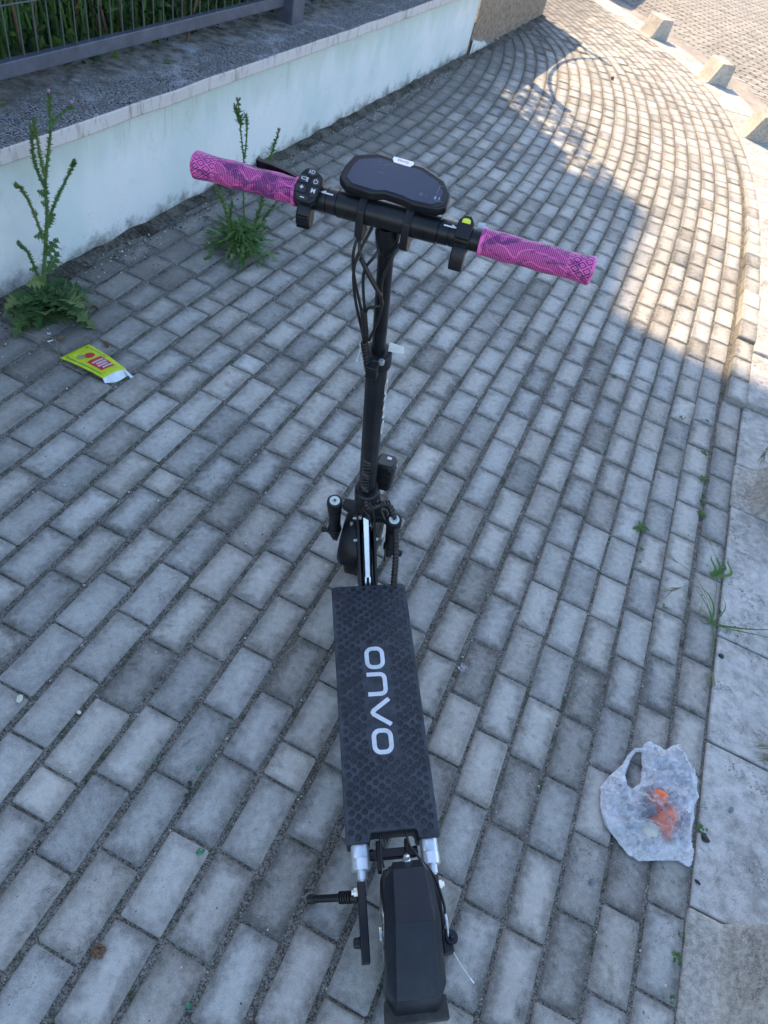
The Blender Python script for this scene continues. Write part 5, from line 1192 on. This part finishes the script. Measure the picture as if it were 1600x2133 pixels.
crumple([(0.950,0.952),(1.010,0.956),(1.012,0.915),(0.975,0.880),(0.948,0.918)], .006, .040, 'wrapper', MT['orange'], 1, label='upper crumpled orange wrapper inside the plastic bag', category='wrapper')
crumple([(0.955,0.868),(1.030,0.935),(1.036,0.880),(1.005,0.805),(0.955,0.840)], .006, .042, 'wrapper', MT['orange'], 2, label='lower larger orange wrapper inside the plastic bag', category='wrapper')
crumple([(0.914,0.835),(0.951,0.856),(0.980,0.843),(0.990,0.811),(0.961,0.790),(0.928,0.788),(0.909,0.812)], .006, .042, 'napkin', MT['beige'], 3, label='beige paper napkin inside the plastic bag, below the orange wrappers', category='napkin')
crumple([(0.938,0.902),(0.962,0.906),(0.972,0.885),(0.961,0.868),(0.940,0.875)], .006, .036, 'lid', MT['grey_cup'], 4, label='dark grey piece of rubbish inside the bag left of the orange wrappers', category='rubbish')

# ------------------------------------------------------------------ lime green sachet
PB = Vector((-1.24, 1.95, 0)); pk = empty('foil_sachet', PB, label='opened lime green foil sachet with a red label lying on the paving near the thistle', category='sachet')
A_, B_, C_, D_ = Vector((-1.350, 1.915, .006)), Vector((-1.300, 2.037, .010)), Vector((-1.098, 1.944, .030)), Vector((-1.150, 1.866, .020))
def pkp(u, v, lift=0):      # u along the length, v across (0 = left edge)
    a = A_.lerp(D_, u); b_ = B_.lerp(C_, u); p = a.lerp(b_, v); p.z += .006 * math.sin(PI * v) * (.3 + u) + .006 * math.sin(PI * u) + lift; return p - PB
def pgrid(q, u0, u1, v0, v1, lift, nu=16, nv=8, **k):
    vs = [pkp(u0 + (u1 - u0) * i / nu, v0 + (v1 - v0) * j / nv, lift) for i in range(nu + 1) for j in range(nv + 1)]
    q.add(vs, [(i * (nv + 1) + j, (i + 1) * (nv + 1) + j, (i + 1) * (nv + 1) + j + 1, i * (nv + 1) + j + 1) for i in range(nu) for j in range(nv)], **k); return q
sh_ = pgrid(G(), 0, 1, 0, 1, 0).build('front_panel', MT['lime'], pk, 60, fix=True); m_ = sh_.modifiers.new('t', 'SOLIDIFY'); m_.thickness = .0006; m_.offset = -1
q = G(); n_ = 10; vs = []
for j in range(n_ + 1):
    v = j / n_; p = pkp(.985, v, -.001); vs += [p, Vector((p.x + .006 * math.sin(PI * v) + .010, p.y - .012 * math.sin(PI * v) - .003, .002 + .001 * math.sin(v * 9)))]
q.add(vs, [(2 * j, 2 * j + 1, 2 * j + 3, 2 * j + 2) for j in range(n_)]); q.build('open_end', MT['foil'], pk, 60)
q = G(); q.add([pkp(.96, .97, -.002), pkp(.99, .90, -.004), Vector((-1.094, 1.936, .002)) - PB + Vector((.018, -.004, 0)), Vector((-1.088, 1.946, .002)) - PB + Vector((.018, -.002, 0))], [(0, 1, 2, 3)]); q.build('torn_strip', MT['foil'], pk)
q = G(); 
for u0, u1, v0, v1 in ((.07, .90, .10, .135), (.07, .55, .865, .89), (.07, .10, .10, .89)): pgrid(q, u0, u1, v0, v1, .0006, 12, 1)
q.build('border_print', MT['greenp'], pk)
pgrid(G(), .47, .83, .26, .80, .0008, 8, 6).build('red_label', MT['redp'], pk)
q = G()
for k_, (v0, v1) in enumerate(((.34, .74), (.38, .72), (.33, .70), (.40, .76))):
    u = .545 + .07 * k_; v = v0
    while v < v1: wv = U(.03, .06); pgrid(q, u, u + .042, v, v + wv, .0014, 1, 1); v += wv + .014
q.build('label_lettering', MT['white'], pk)
q = G(); c = [pkp(.33 + .085 * math.cos(a), .58 + .17 * math.sin(a), .0009) for a in [2 * PI * i / 20 for i in range(20)]]; q.add(c, [tuple(range(20))]); q.build('round_badge', MT['redp'], pk)
q = G(); c = [pkp(.27 + .07 * math.cos(a), .36 + .13 * math.sin(a), .0009) for a in [2 * PI * i / 20 for i in range(20)]]; q.add(c, [tuple(range(20))]); q.build('round_badge', plain('olive_print', (.30, .30, .16), .4), pk)

# ------------------------------------------------------------------ small things on the ground
def stone(x, y, r_, m, label, cat='stone', name='pebble', sq=(1, .8, .7), z=None, rough=.5):
    o = G().blob((0, 0, 0), r_, x * 13 + y, 2, rough, sq).build(name, MT[m], None, 40, label=label, category=cat); o.location = (x, y, r_ * sq[2] * .8 if z is None else z); o.rotation_euler = (0, 0, R() * 6); return o
stone(.794, .656, .0085, 'greystone', 'rounded blue grey pebble on a paver below the plastic bag')
stone(1.237, 1.503, .010, 'darkstone', 'dark stone on the kerb slab below the grass clump')
stone(1.257, 1.700, .006, 'darkstone', 'small dark chip on the kerb slab beside the green weed')
stone(1.118, .862, .012, 'darkstone', 'black stone lying on the kerb slab beside the small weed and the bag')
stone(1.209, .969, .010, 'greystone', 'flat grey stone on the kerb slab right of the bag', sq=(1.2, .7, .4))
stone(1.087, .740, .007, 'darkstone', 'dark oblong stone on the kerb slab just above the corner block', sq=(.7, 1.2, .6))
stone(-.865, 1.179, .009, 'darkstone', 'dark stone in a joint at the left of the picture')
stone(-.360, .615, .005, 'greenglass', 'green glass chip in the joint left of the deck', 'glass chip', 'glass_chip')
stone(-.252, .630, .0065, 'greenglass', 'green glass chip on a paver left of the deck, the right one of the pair', 'glass chip', 'glass_chip')
stone(-.170, .449, .010, 'greenglass', 'largest green glass shard, on a joint left of the rear wheel', 'glass chip', 'glass_chip', (1, .8, .4))
stone(-.077, .166, .007, 'greenglass', 'green glass chip near the bottom edge of the picture', 'glass chip', 'glass_chip')
stone(-.220, .766, .005, 'greenglass', 'green glass chip on the paver left of the middle of the deck', 'glass chip', 'glass_chip')
stone(.699, 1.166, .006, 'greenglass', 'green glass chip right of the scooter deck', 'glass chip', 'glass_chip')
stone(-.256, .588, .0075, 'darkstone', 'dark lump in the joint left of the scooter, upper of two')
stone(-.250, .560, .007, 'darkstone', 'dark lump in the joint left of the scooter, lower of two')
stone(-.593, .673, .006, 'palestone', 'cream pebble in a joint at the lower left')
stone(-.745, .66, .009, 'palestone', 'pale angular stone at the left edge of the picture', sq=(1.3, .8, .6))
stone(.86, 8.211, .02, 'darkstone', 'dark fleck on the sunlit paving up the path', 'stone')
q = G()
for k_ in range(26): a = U(0, 2 * PI); q.blob((math.cos(a) * U(0, .013), math.sin(a) * U(0, .015), U(.002, .012)), U(.003, .008), k_, 1, .6, (1, .8, .5))
o = q.build('husk', MT['husk'], None, 50, label='crushed brown seed husk in a joint at the bottom left', category='seed husk'); o.location = (-.294, .205, 0)
for (x, y, L, rz, lab) in ((-1.245, 2.064, .035, 2.6, 'curled dead brown leaf behind the lime green sachet'), (-1.40, 2.02, .028, 1.0, 'dead brown leaf under the thistle'), (-1.317, 3.239, .022, .4, 'tan dead leaf on the paving left of the feathery weed'), (-1.02, 2.97, .030, 1.2, 'brown leaf at the foot of the feathery weed'), (-1.06, 1.76, .014, .2, 'small brown leaf scrap on a paver below the sachet')):
    q = G(); n_ = 6; vs = []
    for i in range(n_ + 1):
        f = i / n_; wd = L * .33 * math.sin(PI * (f * .9 + .05)) + .0004
        for sgn in (-1, 0, 1): vs.append((L * (f - .5), sgn * wd, .004 + L * .22 * abs(sgn) + L * .25 * math.sin(f * 2.5) * .5))
    q.add(vs, [(i * 3 + j, i * 3 + j + 1, i * 3 + j + 4, i * 3 + j + 3) for i in range(n_) for j in range(2)])
    o = q.build('dead_leaf', MT['deadleaf'], None, 60, label=lab, category='leaf'); o.location = (x, y, 0); o.rotation_euler = (0, 0, rz)
for (x, y, a, L, wd, lab) in ((-1.433, 1.992, .9, .022, .007, 'white paper scrap between the thistle and the sachet'), (-1.46, 2.03, .3, .014, .009, 'torn white paper crumb under the thistle leaves'), (-1.36, 2.14, .5, .010, .006, 'white chip on the paving beside the thistle'), (.372, 1.150, 1.1, .026, .020, 'clear crumpled plastic scrap right of the front of the deck')):
    q = G(); vs = [(L * (i / 4 - .5), wd * (j - .5) * (1 + .3 * math.sin(i * 2)), .003 + .004 * R()) for i in range(5) for j in range(2)]; q.add(vs, [(2 * i, 2 * i + 1, 2 * i + 3, 2 * i + 2) for i in range(4)])
    o = q.build('paper_scrap', MT['film' if 'plastic' in lab else 'paper'], None, label=lab, category='scrap'); o.location = (x, y, 0); o.rotation_euler = (0, 0, a)
for P_, r_, lab in (([(-.16, .985, .010), (-.142, 1.02, .014), (-.130, 1.045, .012), (-.118, 1.09, .009)], .0009, 'thin pale straw lying across a joint left of the deck'), ([(-1.60, 1.99, .004), (-1.48, 1.985, .010), (-1.40, 1.965, .006), (-1.33, 1.90, .004)], .0011, 'long dry stalk on the paving below the thistle'), ([(-1.50, 2.01, .008), (-1.42, 2.0, .012), (-1.385, 1.96, .004)], .0009, 'short dry stalk crossing the long one below the thistle')):
    b0 = Vector(P_[0]); o = G().tube(smooth_path([Vector(p) - b0 for p in P_], 6), r_, 5).build('straw', MT['stalk'], None, 60, label=lab, category='straw'); o.location = b0

# ------------------------------------------------------------------ weeds in the joints and along the kerb
def small_weed(x, y, r_, n_, lab, wide=.35, z=0, lob=False, group=None, up_=.6):
    q = G()
    for _ in range(n_):
        a = U(0, 2 * PI); d = Vector((math.cos(a), math.sin(a), U(.05, up_))); L = r_ * U(.5, 1)
        if lob: lobed_leaf(q, (0, 0, .003), d, L, L * .45, gtone(.2, 1), 4, .4, .6)
        else:
            c = Vector((math.cos(a), math.sin(a), .3)) * r_ * U(0, .5); leaf_quad(q, c, d, (0, 0, 1), L * .6, L * wide, gtone(.2, 1), .3)
    pr = dict(label=lab, category='weed')
    if group: pr['group'] = group
    o = q.build('small_weed', MT['leaf2'], None, **pr); o.location = (x, y, z)
small_weed(.966, 2.005, .055, 9, 'little lobed weed in the paving joint right of the handlebar post', lob=True)
small_weed(.963, 1.885, .024, 7, 'tiny weed just below the lobed weed in the same joint', lob=True)
for i, (x, y, r_, lab) in enumerate(((1.285, 2.60, .022, 'topmost green tuft in the joint beside the outer pavers'), (1.268, 2.42, .030, 'second green tuft from the top in the joint beside the outer pavers'), (1.247, 2.27, .024, 'third green tuft from the top in the joint beside the outer pavers'), (1.238, 2.19, .026, 'lowest green tuft in the joint beside the outer pavers'), (1.325, 2.86, .012, 'small sprig at the corner of an outer paver above the tufts'), (1.20, 2.82, .018, 'small sprig in the joint one course in from the outer pavers'), (.86, 2.98, .022, 'green sprig in a joint in the middle of the shaded paving'))):
    small_weed(x, y, r_, 26, lab, .4)
small_weed(1.112, .885, .022, 12, 'round leaved sprig beside the black stone next to the bag', .7)
small_weed(1.018, .545, .020, 16, 'small weed between the last paver and the corner block', .5)
small_weed(1.035, .60, .014, 8, 'green sprig just above the corner block weed', .6)
small_weed(1.000, .455, .014, 8, 'yellow green sprig near the bottom right joint', .6)
small_weed(1.048, 1.648, .020, 5, 'tiny two leaved seedling in the joint left of the grass clump', .5)
small_weed(1.66, 3.85, .03, 9, 'sprig in the sunlit joint beside the raised pavers', .4)
def grass_tuft(B, items, lab, name='grass_clump', extra=None):
    o_ = empty(name, B, label=lab, category='grass'); q = G(); h_ = G()
    B = Vector(B)
    for P_, w_, kind in items:
        pts = smooth_path([Vector(p) - B for p in P_], 6)
        if kind == 'b': blade(q, pts, w_, gtone(.4, 1))
        else:
            q.tube(pts, [w_ * .16] * len(pts), 4, tone=gtone(.4, .9)); e_ = pts[-1]; d = (pts[-1] - pts[-3]).normalized()
            for k_ in range(11):
                a = U(-.55, .55); sd_ = d.cross(Vector((0, 0, 1))).normalized(); dd_ = (d + sd_ * a + Vector((0, 0, U(-.2, .3)))).normalized(); st = e_ - d * .035 * R()
                blade(h_, [st, st + dd_ * .02, st + dd_ * U(.035, .055)], .0022, gtone(.6, 1))
    q.build('blades', MT['leaf2'], o_); 
    if h_.v: h_.build('seed_heads', MT['drygrass'], o_)
    return o_
MT['drygrass'] = leaf_material('dry_grass', ((.16, .17, .07), (.22, .21, .11), (.30, .26, .15)))
gb = (1.22, 1.635, .0)
grass_tuft(gb, [([gb, (1.19, 1.68, .05), (1.12, 1.76, .08), (1.05, 1.83, .06)], .004, 's'), ([gb, (1.20, 1.72, .08), (1.19, 1.82, .12), (1.175, 1.93, .11)], .004, 's'), ([gb, (1.17, 1.68, .06), (1.12, 1.72, .07), (1.06, 1.70, .03)], .005, 's'),
                ([gb, (1.20, 1.66, .03), (1.16, 1.70, .05), (1.12, 1.74, .06)], .006, 'b'), ([gb, (1.21, 1.68, .04), (1.18, 1.73, .05), (1.14, 1.76, .03)], .009, 'b'), ([gb, (1.20, 1.64, .02), (1.17, 1.66, .03), (1.13, 1.69, .02)], .006, 'b'), ([gb, (1.24, 1.66, .03), (1.25, 1.70, .05), (1.23, 1.78, .04)], .005, 'b'),
                ([gb, (1.28, 1.63, .02), (1.36, 1.64, .035), (1.46, 1.67, .045)], .009, 'b'), ([gb, (1.28, 1.62, .02), (1.38, 1.625, .03), (1.47, 1.64, .02)], .006, 'b'), ([gb, (1.215, 1.58, .012), (1.20, 1.50, .010), (1.192, 1.44, .006)], .004, 'b'), ([gb, (1.22, 1.60, .012), (1.20, 1.48, .02), (1.190, 1.39, .012)], .004, 's'), ([gb, (1.18, 1.62, .01), (1.165, 1.64, .02), (1.17, 1.70, .05)], .004, 'b')],
           'sprawling clump of grass with dry seed heads growing at the kerb joint')
gb2 = (1.242, 1.865, .0)
q_items = [([gb2, (1.25 + .02 * k_, 1.885 + .01 * (k_ % 3), .02), (1.262 + .022 * k_ - .03, 1.92 + .012 * (k_ % 2), .03), (1.27 + .024 * k_ - .03, 1.95, .022)], .013, 'b') for k_ in range(4)]
grass_tuft(gb2, q_items, 'bright green broad bladed weed at the edge of the kerb above the grass clump', 'green_weed')
gb3 = (1.62, 2.62, .02)
grass_tuft(gb3, [([gb3, (1.60 - .01 * k_, 2.66, .10), (1.57 - .012 * k_, 2.68 - .01 * k_, .14), (1.55 - .014 * k_, 2.66 - .02 * k_, .12 - .015 * k_)], .006, 's' if k_ % 2 else 'b') for k_ in range(5)], 'drooping dry grass heads over the kerb block at the right edge', 'dry_grass')
gb4 = (1.40, 1.16, .0)
grass_tuft(gb4, [([gb4, (1.38, 1.17 + .01 * k_, .03), (1.36, 1.18 + .014 * k_ - .03, .04), (1.34 - .004 * k_, 1.19 + .018 * k_ - .05, .03)], .006, 's' if k_ % 2 else 'b') for k_ in range(5)], 'dry grass tuft poking in at the right edge beside the carrier bag', 'dry_grass')
gb5 = (2.25, 9.05, -.03)
grass_tuft(gb5, [([*(lambda a_, b_: [(a_, b_, -.03), (a_ + U(-.03, .03), b_ + U(-.03, .03), .04), (a_ + U(-.07, .07), b_ + U(-.07, .07), .09)])(2.12 + U(-.07, .12), 9.9 + U(-.35, .35))], .014, 'b') for k_ in range(46)], 'sunlit green grass between two kerb blocks far up the path', 'green_grass')
